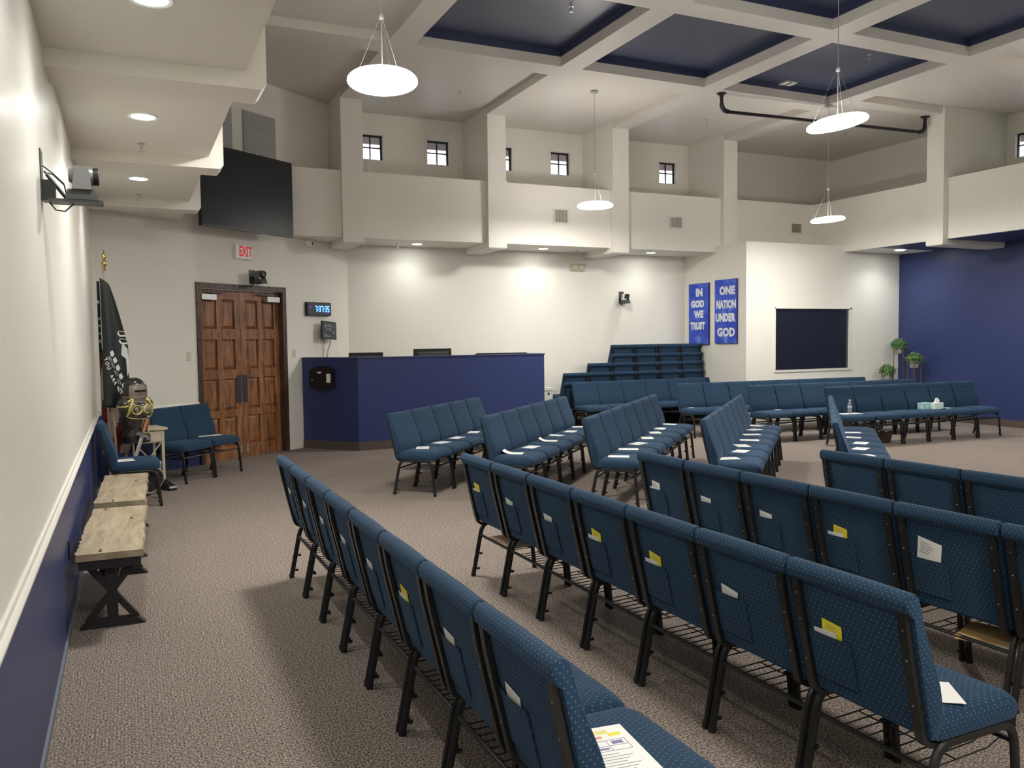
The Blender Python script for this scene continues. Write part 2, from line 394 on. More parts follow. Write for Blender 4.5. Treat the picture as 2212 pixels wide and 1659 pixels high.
# chair rail and skirting
rail = [(0, 0), (.012, 0), (.014, .012), (.026, .016), (.03, .034), (.022, .046), (.014, .050), (.010, .064), (0, .064)]
m = MB(); m.loft([[(XL + x, y, .80 + z) for x, z in rail] for y in (YS, 11.18)]); struct(m.build('trim_1', TRIM))
m = MB(); m.loft([[(s, -x, .80 + z) for x, z in rail] for s in (.02, 1.49)]); struct(m.build('trim_2', TRIM, loc=(DC.x, DC.y, 0), rz=DA))
STRIP = mat('carpet_skirting', (.085, .066, .055), .95, noise=(140, .5))
struct(MB().box(XL, XL+.012, YS, 11.15, 0, .045).build('baseboard_left', mat('grey_skirting', (.16, .18, .22), .5), ang=0))
struct(MB().box(XR-.014, XR, YS, 12.0, 0, .125).build('baseboard_right', STRIP, ang=0))
struct(MB().box(10.266, 10.28, 12.0, YB, 0, .12).build('baseboard_booth', STRIP, ang=0))
struct(MB().box(6.5, 10.26, YB-.014, YB, 0, .12).build('baseboard_back', STRIP, ang=0))

# double door
d1 = sroot('door_1', (DC.x, DC.y, 0), DA)
fm = MB(); FS0, FS1, FZ = 1.49, 3.15, 2.50
fm.box(FS0, FS0+.075, -.022, .16, 0, FZ).box(FS1-.075, FS1, -.022, .16, 0, FZ).box(FS0+.075, FS1-.075, -.022, .16, FZ-.075, FZ)
fm.build('door_frame', WALNUT, d1, ang=0)
st = MB()
for i in range(11): st.box(FS0+.04+i*.158, FS0+.058+i*.158, -.03, -.02, FZ-.03, FZ-.012)
for i in range(9):
    for s in (FS0+.012, FS1-.03): st.box(s, s+.018, -.03, -.02, .2+i*.25, .218+i*.25)
st.build('frame_stud', BLACK, d1, ang=0)
rows = [(2.285, 1.865), (1.715, 1.285), (1.155, .705), (.605, .185)]
L0, L1 = FS0+.078, FS1-.078; mid = (L0+L1)/2; LT = FZ-.079
def leaf(s0, s1, hinge):
    lf = MB(); y0, y1 = .075, .12; w = s1-s0; sw = .095; cw = .085
    pw = (w - 2*sw - cw)/2; xs = [(s0+sw, s0+sw+pw), (s0+sw+pw+cw, s1-sw)]
    lf.box(s0, s1, .105, y1, .002, LT)
    for a, c_ in ((s0, xs[0][0]), (xs[0][1], xs[1][0]), (xs[1][1], s1)): lf.box(a, c_, y0, .105, .002, LT)
    zz = [LT] + [q for r_ in rows for q in r_] + [.002]
    for k in range(0, len(zz), 2):
        for a, c_ in xs: lf.box(a, c_, y0, .105, zz[k+1], zz[k])
    o = lf.build('door_leaf', OAK, d1, ang=0)
    for a, c_ in xs:
        for t, bt in rows:
            p = MB(); e = .045
            p.hexa([(a+.004, .104, bt+.004), (c_-.004, .104, bt+.004), (c_-.004, .104, t-.004), (a+.004, .104, t-.004)],
                   [(a+e, .078, bt+e), (c_-e, .078, bt+e), (c_-e, .078, t-e), (a+e, .078, t-e)])
            p.build('panel', OAK, o, ang=0)
    hs = s1-.055 if hinge < 0 else s0+.055
    MB().box(hs-.042, hs+.042, y0-.006, y0, .80, 1.20).build('push_plate', mat('slate_push_plate', (.06, .065, .085), .4, metal=.5), o, ang=0)
    fb = MB(); fb.box(hs-.012, hs+.012, y0-.02, y0, .06, .18); fb.build('flush_bolt', SILVER, o, ang=0)
    # closer body and arm
    cs = s0+.03 if hinge < 0 else s1-.03; sg = 1 if hinge < 0 else -1
    cb = MB(); cb.box(min(cs, cs+sg*.25), max(cs, cs+sg*.25), y0-.075, y0, 2.27, 2.345); k = cb.build('door_closer', SILVER, o, ang=0)
    ca = MB(); ca.box(min(cs+sg*.2, cs+sg*.24), max(cs+sg*.2, cs+sg*.24), y0-.05, y0-.02, 2.345, 2.385)
    ca.box(min(cs+sg*.12, cs+sg*.42), max(cs+sg*.12, cs+sg*.42), y0-.045, y0-.03, 2.365, 2.385); ca.build('closer_arm', DKGREY, k, ang=0)
leaf(L0, mid-.003, -1); leaf(mid+.003, L1, 1)

# ---------------------------------------------------------------- lamps of the place, plus added unseen pendants
def pendant(x, y, label, tilt=(0, 0), zc=ZC, z=3.72, r=.278):
    t = thing('pendant_light', label, 'pendant light', (x, y, z), 0, 'round disc pendant lights')
    M4 = Euler((tilt[0], tilt[1], 0)).to_matrix().to_4x4()
    MB().lathe([(0, .045), (r-.03, .045), (r-.012, .038), (r-.012, .030), (0, .030)], 40, cap=False).xf(M4).build('disc_body', LAMPW, t)
    MB().lathe([(0, -.006), (r*.7, -.005), (r-.01, 0), (r, .010), (r-.002, .024), (r-.012, .030), (0, .0301)], 48, cap=False).xf(M4).build('diffuser', PENDL, t)
    MB().lathe([(0, .050), (r*.86, .050), (r*.86, .046), (0, .046)], 40, cap=False).xf(M4).build('up_diffuser', UPL, t)
    rod = MB().tube([(0, 0, .04), (0, 0, zc-z)], .0045, 6)
    rod.build('rod', SILVER, t)
    hub = MB().lathe([(.0, .0), (.018, .0), (.022, .02), (.012, .04), (0, .04)], 12, c=(0, 0, .50)); hub.build('cable_hub', SILVER, t)
    for k in range(3):
        a = 2*pi*k/3 + .5; e = M4 @ Vector((cos(a)*r*.82, sin(a)*r*.82, .045))
        MB().tube([(cos(a)*.012, sin(a)*.012, .51), e], .0012, 5).build('cable', SILVER, t)
    MB().lathe([(0, 0), (.062, 0), (.062, .012), (.05, .02), (0, .02)], 20, c=(0, 0, zc-z-.021)).build('canopy', SILVER, t)
    return t
pendant(1.91, 6.52, 'glowing white disc pendant hanging beside the left fin columns', (-.09, .02))
pendant(6.70, 11.32, 'glowing white disc pendant hanging in front of the back wall vents', (-.02, 0))
pendant(10.41, 10.19, 'glowing white disc pendant hanging before the booth room with dark window', (-.03, -.06), zc=5.385, z=3.53, r=.266)
pendant(6.16, 5.92, 'tilted glowing white disc pendant hanging below a blue ceiling coffer', (-.07, -.12), zc=5.60, z=3.655)
for x, y, lb in ((11.6, 5.6, 'unseen glowing disc pendant added along the blue wall'), (1.91, -.4, 'unseen glowing disc pendant added over the aisle end of the bench row')):  # pendants added out of view as fill light for walls and chair backs
    pendant(x, y, lb, zc=ZC if (x < 3 or x > 10.7) else 5.60)
def downlight(x, y, label, z=3.285, w=None, grp='recessed round downlights'):
    t = thing('recessed_downlight', label, 'ceiling light', (x, y, z), 0, grp)
    MB().lathe([(.078, -.004), (.100, -.006), (.104, 0), (.078, 0)], 28, cap=False).build('trim_ring', LAMPW, t)
    MB().lathe([(0, -.008), (.05, -.0075), (.079, -.003), (.079, -.001), (0, -.001)], 28, cap=False).build('lens', DOWNL, t)
    L = bpy.data.lights.new('downlight_bulb', 'SPOT'); L.energy = w or DOWN_W; L.color = (.97, 1.0, .93); L.spot_size = radians(150); L.spot_blend = .9; L.shadow_soft_size = .07
    o = bpy.data.objects.new('bulb', L); COL.objects.link(o); o.parent = t; o.location = (0, 0, -.03)
for i, y in enumerate((1.5, 4.31, 6.53, 8.97)):
    downlight(.15, y, ['recessed downlight in the left soffit bay before the benches', 'recessed downlight in the first soffit bay above the benches', 'recessed downlight in the soffit above the wall camera', 'recessed downlight in the soffit bay nearest the flags'][i], w=13.0)
for i, (x, y) in enumerate(((4.457, 13.38), (6.824, 13.36), (9.12, 13.34))):
    downlight(x, y, ['recessed downlight above the blue counter left bay', 'recessed downlight near the white emergency light', 'recessed downlight above the stacked chairs'][i])
downlight(13.45, 11.35, 'recessed downlight in the corner above the plants', 3.278, 15.0)
downlight(13.45, 8.4, 'recessed downlight second from the plants along blue wall', 3.278, 15.0)
downlight(13.45, 5.5, 'recessed downlight third from the plants along blue wall', 3.278, 15.0)
# up-facing wash lamp on top of the booth front wall edge
# ---------------------------------------------------------------- small fittings on walls and ceilings
def sprinkler(loc, label, m=None):
    t = MB(); t.lathe([(0, 0), (.03, 0), (.03, -.006), (.012, -.008), (.01, -.04), (.004, -.045), (.004, -.06), (.022, -.062), (.022, -.066), (0, -.066)], 14, cap=False)
    tag(t.build('fire_sprinkler', m or SILVER, loc=loc), label, 'sprinkler', 'fire sprinkler heads')
sprinkler((.151, 7.40, 3.285), 'small sprinkler head beyond the wall camera downlight')
sprinkler((.161, 9.91, 3.285), 'small sprinkler head under the soffit nearest the flags')
for px, py, z, lb in ((993, 196, ZC, 'sprinkler head on ceiling above the clerestory windows'), (1527, 258, ZC, 'sprinkler head on ceiling beside the black pipe'),
                      (1826, 288, ZC, 'sprinkler head on ceiling behind the tilted pendant')): sprinkler(atz(px, py, z), lb)
for px, py, lb in ((1234, 14, 'sprinkler head in the blue coffer nearest the left pendant'), (1878, 118, 'sprinkler head in the blue coffer with the white vent')): sprinkler(atz(px, py, 5.60), lb)
for px, py, lb in ((859, 526, 'sprinkler head under soffit above the mailbox counter'), (1247, 540, 'sprinkler head under soffit above the emergency light')):
    p = atz(px, py, 3.285); sprinkler((p.x, min(p.y, 13.7), 3.285), lb)
t = thing('ceiling_vent', 'white rectangular air vent set in a blue ceiling coffer', 'vent', atz(1697, 181, 5.60))
MB().box(-.11, .11, -.14, .14, -.02, 0).build('vent_frame', TRIM, t, ang=0)
MB().box(-.01, .01, -.14, .14, -.024, -.02).build('divider', DKGREY, t, ang=0)
# black sprinkler pipe under the ceiling
pA, pB = Vector((8.36, 10.33, ZB)), Vector((12.50, 10.08, ZB))
t = thing('ceiling_pipe', 'black iron pipe hung below the coffered ceiling on two drops', 'pipe', pA)
dv = pB - pA; zd = -.27; n_ = dv.normalized()
path = [Vector((0, 0, 0)), Vector((0, 0, zd+.09)), Vector((0, 0, zd+.05)) + n_*.02, Vector((0, 0, zd)) + n_*.08, dv + Vector((0, 0, zd)) - n_*.08, dv + Vector((0, 0, zd+.05)) - n_*.02, dv + Vector((0, 0, zd+.09)), dv]
MB().tube(path, .026, 10).build('pipe', BLACK, t)
for q in (Vector((0, 0, 0)), dv):
    MB().lathe([(0, 0), (.075, 0), (.075, -.012), (.04, -.02), (.034, -.05), (0, -.05)], 18, c=q).build('flange', BLACK, t)
for q, sgn in ((Vector((0, 0, zd)), 1), (dv + Vector((0, 0, zd)), -1)):
    MB().tube([q + Vector((0, 0, .12)), q + Vector((0, 0, .06)) + n_*.012*sgn, q + n_*.06*sgn + Vector((0, 0, .012)), q + n_*.13*sgn], .034, 10).build('elbow', BLACK, t)
# fascia air vents
VENTS = mat('vent_slot', (.10, .095, .085), .6)
for i, (x0, z0, w, h) in enumerate(((6.76, 3.66, .31, .275), (9.18, 3.68, .32, .245), (12.13, 3.71, .30, .235))):
    t = thing('wall_vent', ['white slatted air vent on fascia behind the pendant', 'white slatted air vent on fascia above the camera', 'beige slatted air vent on fascia above the booth'][i], 'vent', (x0, 12.85, z0), 0, 'square slatted vents on the fascia')
    fr = MB(); e = .03; fr.box(0, w, -.012, 0, 0, e).box(0, w, -.012, 0, h-e, h).box(0, e, -.012, 0, e, h-e).box(w-e, w, -.012, 0, e, h-e); fr.build('vent_frame', TRIM, t, ang=0)
    MB().box(e, w-e, -.003, 0, e, h-e).build('vent_back', VENTS, t, ang=0)
    n = 11; me = MB().box(-.004, .004, -.011, -.002, e, h-e).mesh('slat', TRIM if i < 2 else mat('beige_slat', (.45, .38, .27), .5), ang=0)
    for k in range(n): inst(me, 'slat', t, (e + (k+.5)*(w-2*e)/n, 0, 0))
# big louvres on the door wall above the television
LOUV = mat('grey_louvre', (.60, .60, .58), .5)
for i, (s0, s1, z0, z1) in enumerate(((1.5, 2.20, 4.35, 5.03), (2.40, 3.03, 4.35, 5.0))):
    t = thing('louvre_grille', ['grey louvre grille above television beside the left soffit', 'grey louvre grille above television nearer the back wall'][i], 'vent', dw(s0, .002, z0), DA, 'return air louvres')
    s1 -= s0; z1 -= z0; s0 = z0 = 0
    MB().box(s0, s1, -.012, 0, z0, z1).build('grille_panel', mat('louvre_back', (.36, .36, .35), .6), t, ang=0)
    me = MB().hexa([(s0+.01, -.026, -.004), (s1-.01, -.026, -.004), (s1-.01, -.012, .012), (s0+.01, -.012, .012)], [(s0+.01, -.026, 0), (s1-.01, -.026, 0), (s1-.01, -.012, .016), (s0+.01, -.012, .016)]).mesh('slat', LOUV, ang=0)
    for k in range(27): inst(me, 'slat', t, (0, 0, z0 + .012 + k*.0245))

# ================================================================== CHAIRS
W = .523
def rrect(x0, x1, y0, y1, r, n=5):
    pts = []
    for cx, cy, a0 in ((x1-r[0], y1-r[0], 0), (x0+r[0], y1-r[0], pi/2), (x0+r[1], y0+r[1], pi), (x1-r[1], y0+r[1], 1.5*pi)):
        rr = r[0] if a0 < 3 else r[1]
        for k in range(n+1):
            a = a0 + pi/2*k/n; pts.append((cx + rr*cos(a), cy + rr*sin(a)))
    return pts
def seat_mesh():
    m = MB(); rings = []
    for ins, z in ((.022, .384), (.004, .392), (0, .41), (0, .435), (.006, .455), (.022, .469), (.055, .477), (.11, .481)):
        ring = []
        for x, y in rrect(-.255+ins, .255-ins, -.128+ins, .312-ins, (max(.02, .062-ins*.4), max(.015, .03-ins*.2))):
            zz = z - (max(0, y-.19)/.12)**2*.016*(1 if z > .45 else .3)
            ring.append((x, y, zz))
        rings.append(ring)
    m.loft(rings); return m.mesh('seat', FABRIC, uv=True, ang=50)
BACKP = [(-.142, .402), (-.150, .440), (-.161, .49), (-.172, .54), (-.195, .64), (-.217, .74), (-.231, .805), (-.247, .812), (-.259, .826), (-.264, .848), (-.258, .868), (-.243, .880), (-.222, .879),
         (-.206, .866), (-.196, .835), (-.178, .775), (-.150, .70), (-.120, .63), (-.098, .565), (-.088, .51), (-.092, .465), (-.100, .430), (-.116, .402)]
def back_mesh():
    m = MB(); cy, cz = -.165, .66; rings = []
    for x, k in ((-.2535, .80), (-.2515, .90), (-.246, .965), (-.232, 1.0), (-.12, 1.0), (0, 1.0), (.12, 1.0), (.232, 1.0), (.246, .965), (.2515, .90), (.2535, .80)):
        ring = []
        for i, (y, z) in enumerate(BACKP):
            t = (z - .40)/.48; cyl = -.118 - t*.122                          # centre line of the pad
            front = (i >= 12 and i < len(BACKP)-1)
            by = cyl + (y - cyl)*k
            if front: by += .006*(1 - (x/.2535)**2)                        # slight crown to the front
            ring.append((x, by, z if k == 1 else cz + (z - cz)*(1 - (1-k)*.05)))
        rings.append(ring)
    m.loft(rings); return m.mesh('backrest', FABRIC, uv=True, ang=50)
def arc(p0, p1, p2, n=5):   # quadratic bend
    return [(Vector(p0)*(1-t)**2 + Vector(p1)*2*t*(1-t) + Vector(p2)*t*t) for t in [k/n for k in range(n+1)]]
def side_frame_mesh(sx):
    x = sx*.242; m = MB()
    p = [Vector((x, -.178, .012))] + arc((x, -.118, .305), (x, -.104, .372), (x, -.045, .374)) + arc((x, .195, .374), (x, .268, .372), (x, .276, .300)) + [Vector((x, .306, .012))]
    m.tube(p, .0165, 8, flat=.85)
    for y in (-.178, .306): m.lathe([(.017, 0), (.018, .004), (.017, .03), (0, .03)], 8, c=(x, y, 0))
    for y, z, s in ((-.160, .045, 1), (-.138, .15, 1), (.300, .045, -1), (.286, .15, -1)): m.box(x-.006, x+.006, min(y+s*.008, y+s*.028), max(y+s*.008, y+s*.028), z, z+.014)
    return m.mesh('side_frame', CHAR, ang=40)
def post_mesh(sx):
    x = sx*.222; m = MB()
    p = [Vector((x, -.244, .826)), Vector((x, -.2305, .74)), Vector((x, -.2085, .64)), Vector((x, -.185, .54)), Vector((x, -.170, .475)), Vector((x, -.160, .43))] + arc((x, -.156, .41), (x, -.146, .372), (x, -.09, .371))[1:] + [Vector((x, -.03, .371))]
    m.sweep(p, .0165, .009)
    for y, z in ((-.241, .76), (-.2215, .66), (-.189, .51)):
        m.lathe([(0, 0), (.0034, 0), (.0034, .003), (0, .004)], 7, m=1).xf(Matrix.Translation((x, y+.001, z)) @ Matrix.Rotation(pi/2-.21, 4, 'X'), len(m.V)-28)
    return m.mesh('back_post', [CHAR, SCREW], ang=40)
def pocket_mesh():
    m = MB()
    def yr(z): return -.150 - (z-.44)*.2275
    x0, x1 = -.203, -.02; n = 6
    front, back = [], []
    for z in (.455, .52, .585, .630):
        front.append([(x0 + (x1-x0)*k/n, yr(z) - .007 - .006*sin(pi*k/n)*(z-.44)/.19, z) for k in range(n+1)])
    o = []
    m.loft(front, cap=False, closed=False)
    bk = [[(x, yr(z) - .001, z) for x, _, z in row] for row in front]
    m.loft([front[0], bk[0]], cap=False, closed=False)
    for side in (0, n): m.loft([[r[side] for r in front], [r[side] for r in bk]], cap=False, closed=False)
    return m.mesh('pocket', FABRIC, uv=True, ang=50)
def bar_mesh(y, z, r=.0095):
    return MB().tube([(-.232, y, z), (.232, y, z)], r, 8).mesh('cross_bar', CHAR)
def rack_mesh():
    m = MB()
    for k in range(9):
        x = -.2 + .4*k/8
        m.tube([(x, -.124, .290), (x, -.09, .272), (x, .2, .280), (x, .268, .305)], .0028, 5)
    m.tube([(-.2, .05, .273), (.2, .05, .273)], .0028, 5)
    return m.mesh('book_rack', CHAR)
ME = dict(seat=seat_mesh(), backrest=back_mesh(), sfl=side_frame_mesh(-1), sfr=side_frame_mesh(1), pl=post_mesh(-1), pr=post_mesh(1), pocket=pocket_mesh(),
          bar1=bar_mesh(-.121, .290), bar2=bar_mesh(.272, .305), rack=rack_mesh())
CHAIRS = {}
def chair(key, x, y, rz, label, group, z=0, tilt=0):
    t = thing('church_chair', label, 'chair', (x, y, z), rz, group)
    if tilt: t.rotation_euler = (tilt, 0, rz)
    inst(ME['seat'], 'seat', t); bk = inst(ME['backrest'], 'backrest', t); inst(ME['pocket'], 'pocket', bk)
    inst(ME['sfl'], 'side_frame', t); inst(ME['sfr'], 'side_frame', t)
    inst(ME['pl'], 'back_post', t); inst(ME['pr'], 'back_post', t)
    inst(ME['bar1'], 'cross_bar', t); inst(ME['bar2'], 'cross_bar', t); inst(ME['rack'], 'book_rack', t)
    CHAIRS[key] = t; return t
def row(key, x, y, ang, n, face, where, end, group, w=W):
    """boundary 0 of the back line at (x, y), heading ang; face +1 = chairs face left of the heading, -1 = right of it"""
    u = Vector((cos(ang), sin(ang))); nn = Vector((-u.y, u.x))*face
    for i in range(n):
        c_ = Vector((x, y)) + u*w*(i+.5) + nn*.25
        rz = atan2(nn.y, nn.x) - pi/2
        lb = 'blue dotted chair, %s from the %s end of %s' % (ORD[i], end, where)
        chair((key, i), c_.x, c_.y, rz, lb, group)
RN = dict(A='the row nearest the wooden benches', B='the second row from the benches', C='the third row from the benches', D='the fourth row from the benches',
          E1='the short row before the blue counter', E2='the second slanted row from the counter', E3='the third slanted row from the counter', E4='the fourth slanted row from the counter', E5='the fifth slanted row from the counter',
          G1='the row backing onto the stacks', G2='the second row out from the stacks', G3='the third row out from the stacks', G4='the row with tissue boxes')
row('A', .928, 5.952, -pi/2, 8, 1, RN['A'], 'door', 'chairs in rows beside the benches')
row('B', 2.095, 5.398, -pi/2+.0094, 7, 1, RN['B'], 'door', 'chairs in rows beside the benches')
row('C', 3.2115, 4.877, -pi/2+.031, 6, 1, RN['C'], 'door', 'chairs in rows beside the benches')
row('D', 4.3456, 4.313, -pi/2+.047, 3, 1, RN['D'], 'door', 'chairs in rows beside the benches')
row('E1', 2.516, 8.704, .791, 5, -1, RN['E1'], 'bench', 'chairs in the slanted rows')
row('E2', 3.256, 7.84, .797, 6, -1, RN['E2'], 'bench', 'chairs in the slanted rows')
row('E3', 4.06, 7.14, .776, 7, -1, RN['E3'], 'bench', 'chairs in the slanted rows')
row('E4', 4.942, 6.415, .771, 7, -1, RN['E4'], 'bench', 'chairs in the slanted rows')
row('E5', 5.788, 5.583, .782, 7, -1, RN['E5'], 'bench', 'chairs in the slanted rows')
row('G1', 7.20, 13.07, .012, 6, -1, RN['G1'], 'counter', 'chairs in rows facing away from the back wall')
row('G2', 8.436, 11.634, -.05, 8, -1, RN['G2'], 'counter', 'chairs in rows facing away from the back wall')
row('G3', 9.036, 10.544, -.046, 7, -1, RN['G3'], 'counter', 'chairs in rows facing away from the back wall')
row('G4', 9.66, 9.53, -.045, 6, -1, RN['G4'], 'counter', 'chairs in rows facing away from the back wall', w=.533)
row('L', .165, 10.87, .785, 2, -1, 'the pair beside the double door', 'table', 'pair of chairs beside the door')
chair(('S', 0), -.05, 9.44, -pi/2, 'single blue dotted chair against the left wall behind the benches', None)
# stacked chairs against the back wall: backs to the room
for lv, cnt in enumerate((6, 6, 5, 4, 4)):
    for k in range(cnt):
        cx = 10.24 - (k+.5)*W - (0 if lv else .0)
        chair(('T%d' % lv, k), cx, 13.13 + .25 + lv*.022, 0, 'stacked chair with its back to the room, level %s, %s from the posters' % (['one', 'two', 'three', 'four', 'five'][lv], ORD[k]), 'stacked chairs against the back wall', z=lv*.166)

# ------------------------------------------------------------------ papers, envelopes and other things on the chairs
ENDW = {'A': 'door', 'B': 'door', 'C': 'door', 'D': 'door'}
def on_chair(key, i, lx, ly, lz, rz, rx=0.):
    t = CHAIRS[(key, i)]; M4 = Matrix.Translation(t.location) @ Euler(t.rotation_euler).to_matrix().to_4x4() @ Matrix.Translation((lx, ly, lz)) @ Matrix.Rotation(rz, 4, 'Z') @ Matrix.Rotation(rx, 4, 'X')
    return M4
INK = mat('grey_print', (.25, .25, .28), .8)
def sheet(key, i, lx, ly, rz, w=.14, h=.21, curl=0., label=None, marks=True):
    m = MB(); n = 8; top, bot = [], []
    for a in range(n+1):
        v = -h/2 + h*a/n; z = .0012 + curl*max(0, (abs(v) if False else -v)/(h/2))**2.5*(1 if v < 0 else 0)
        top.append([(-w/2, v, z+.0008), (w/2, v, z+.0008)]); bot.append([(-w/2, v, z), (w/2, v, z)])
    m.loft([[t[0], t[1], b_[1], b_[0]] for t, b_ in zip(top, bot)])
    o = m.build('handout', PAPER, ang=60); o.matrix_world = on_chair(key, i, lx, ly, .4805, rz)
    tag(o, label or 'white handout on %s seat from bench end, %s' % (ORD[i], RN[key]), 'paper', 'handouts lying on the seats')
    if marks:
        k = MB()
        for q in range(3): k.box(-w*.3, w*(.1 + .1*q), h*(.30 - .16*q), h*(.33 - .16*q), .0021, .0024)
        kk = k.build('print_line', INK, o, ang=0)
    return o
rnd = random.Random(3)
for key, n in (('E1', 5), ('E2', 6), ('E3', 7), ('E4', 7), ('E5', 6)):
    for i in range(n):
        curl = .035 if (key, i) in (('E2', 0), ('E2', 2)) else .0
        sheet(key, i, rnd.uniform(-.06, .05), rnd.uniform(-.02, .08), (.15 if curl else pi/2*rnd.choice((0, 1)) + rnd.uniform(-.5, .5)), curl=curl, marks=rnd.random() < .5)
for i in range(1, 6): sheet('C', i, .10, -.02, rnd.uniform(-.3, .3), label='white handout on the %s seat from the door end of the third row' % ORD[i])
o = sheet('B', 6, .13, .02, .95, w=.15, h=.17, marks=False, label='white paper on the aisle end seat of the second row from benches')
sheet('L', 1, -.02, .0, 1.1, w=.12, h=.30, label='long white handout on the pair chair nearest the door', marks=False)
sheet('S', 0, .12, -.03, .15, w=.20, h=.19, label='white printed sheet on the single chair against the left wall')
sheet('G3', 0, -.18, -.01, 1.5, w=.06, h=.12, label='small white card on the counter end seat of the third row')
sheet('G2', 0, .12, .02, .2, w=.10, h=.08, label='small white card on the counter end seat of the second row')
sheet('G4', 0, .02, .05, 1.45, w=.17, h=.36, label='white paper under the water bottle')
# printed flyer on the near seat
t = thing('flyer', 'colour printed flyer on the last seat of the row nearest the benches', 'flyer')
t.matrix_world = on_chair('A', 7, .03, .03, .4815, pi/2 - .12)
MB().box(-.108, .108, -.14, .14, 0, .006).build('pages', PAPER, t, ang=0)
def pr(nm, x0, x1, y0, y1, m): MB().box(x0, x1, y0, y1, .006, .0064).build(nm, m, t, ang=0)
pr('yellow_banner', -.095, .05, .095, .118, mat('print_pale_yellow', (.72, .68, .25), .7)); pr('red_banner', -.095, .02, .07, .084, mat('print_red', (.72, .30, .24), .7))
pr('yellow_tab', .045, .085, .078, .094, YELLOW)
VIO = mat('print_violet', (.20, .19, .38), .7)
g = MB()
for a in (-.095, -.035, .022, .082): g.box(a-.001, a+.001, -.005, .055, .006, .0064)
for a in (-.005, .022, .055): g.box(-.095, .083, a-.001, a+.001, .006, .0064)
g.build('printed_table', VIO, t, ang=0)
g = MB(); g.box(.035, .07, .03, .048, .006, .0064).box(-.085, -.06, .028, .05, .006, .0064).box(-.025, .015, .004, .014, .006, .0064); g.build('printed_icon', VIO, t, ang=0)
g = MB()
for k in range(7): g.box(-.09, .03 + .05*((k*37) % 10)/10, -.025 - k*.015, -.022 - k*.015, .006, .0063)
g.build('print_line', INK, t, ang=0)
# envelopes sticking out of the back pockets
def envelope(key, i, kind):
    lab = {'w': 'white envelope', 'y': 'yellow card with white envelope', 'c': 'white printed card'}[kind[0]]
    t = thing('envelope', '%s in back pocket of %s chair from door, %s' % (lab, ORD[i], {'A': 'bench row', 'B': 'second row', 'C': 'third row'}[key]), 'envelope', group='envelopes in the chair back pockets')
    lean = kind[1] if len(kind) > 1 else 0.
    t.matrix_world = on_chair(key, i, -.115, -.1885, .60, 0, .2275)
    def card(nm, w, z0, z1, m, rot, off, dx=0):
        p = MB(); p.box(-w/2+dx, w/2+dx, off-.0009, off, z0, z1); p.xf(Matrix.Rotation(rot, 4, 'Y')); return p.build(nm, m, t, ang=0)
    if kind[0] == 'w':
        card('back_card', .095, -.10, .062, PAPER, .10 + lean, 0); card('front_card', .09, -.10, .052, mat('off_white_paper', (.70, .70, .67), .75), .16 + lean, -.002)
    elif kind[0] == 'y':
        card('yellow_card', .085, -.10, .088, YELLOW, .12 + lean, 0, .012); card('white_envelope', .10, -.10, .048, PAPER, -.05 + lean, -.002, -.012)
        g = MB()
        for q in range(4): g.box(-.015, .03, -.0012, -.001, .045 + q*.009, .047 + q*.009)
        g.xf(Matrix.Rotation(.12 + lean, 4, 'Y')); g.build('print_line', INK, t, ang=0)
    else:
        big = len(kind) > 2
        w, zt = (.12, .13) if big else (.085, .085)
        card('printed_card', w, -.10, zt, PAPER, .14 + lean, 0); card('white_envelope', .10, -.10, .045, PAPER, -.02, -.003, -.01) if not big else None
        g = MB()
        for q in range(5): g.box(-w*.38, w*(.0 + .06*((q*7) % 4)), -.0015, -.0012, zt - .025 - q*.013, zt - .021 - q*.013)
        g.xf(Matrix.Rotation(.14 + lean, 4, 'Y')); g.build('print_line', INK, t, ang=0)
for i, k in enumerate('wwwwwyww'): envelope('A', i, (k, rnd.uniform(-.06, .08)))
for i, k in enumerate('ywwyywy'): envelope('B', i, (k, rnd.uniform(-.05, .1)))
for i, k in enumerate((('c', 0), ('w', 0), ('w', .05), ('y', .05), ('c', .06, 1), ('w', 0))): envelope('C', i, k)
# books on the racks under two seats
for key, i, lb, colr in (('B', 0, 'tan folder on the rack under the door end seat, second row', mat('tan_folder', (.62, .42, .27), .7)), ('C', 4, 'tan book on the rack under the fifth seat, third row', TAN)):
    t = thing('folder', lb, 'book'); t.matrix_world = on_chair(key, i, .02 if key == 'B' else .1, .03, .277, .1 if key == 'B' else .3)
    MB().box(-.16, .16, -.125, .115, 0, .004).build('cover', colr, t, ang=0)
    MB().box(-.15, .15, -.118, .105, .004, .016).build('pages', PAPER, t, ang=0)
    MB().box(-.16, .16, -.125, .115, .016, .019).build('cover', colr, t, ang=0)
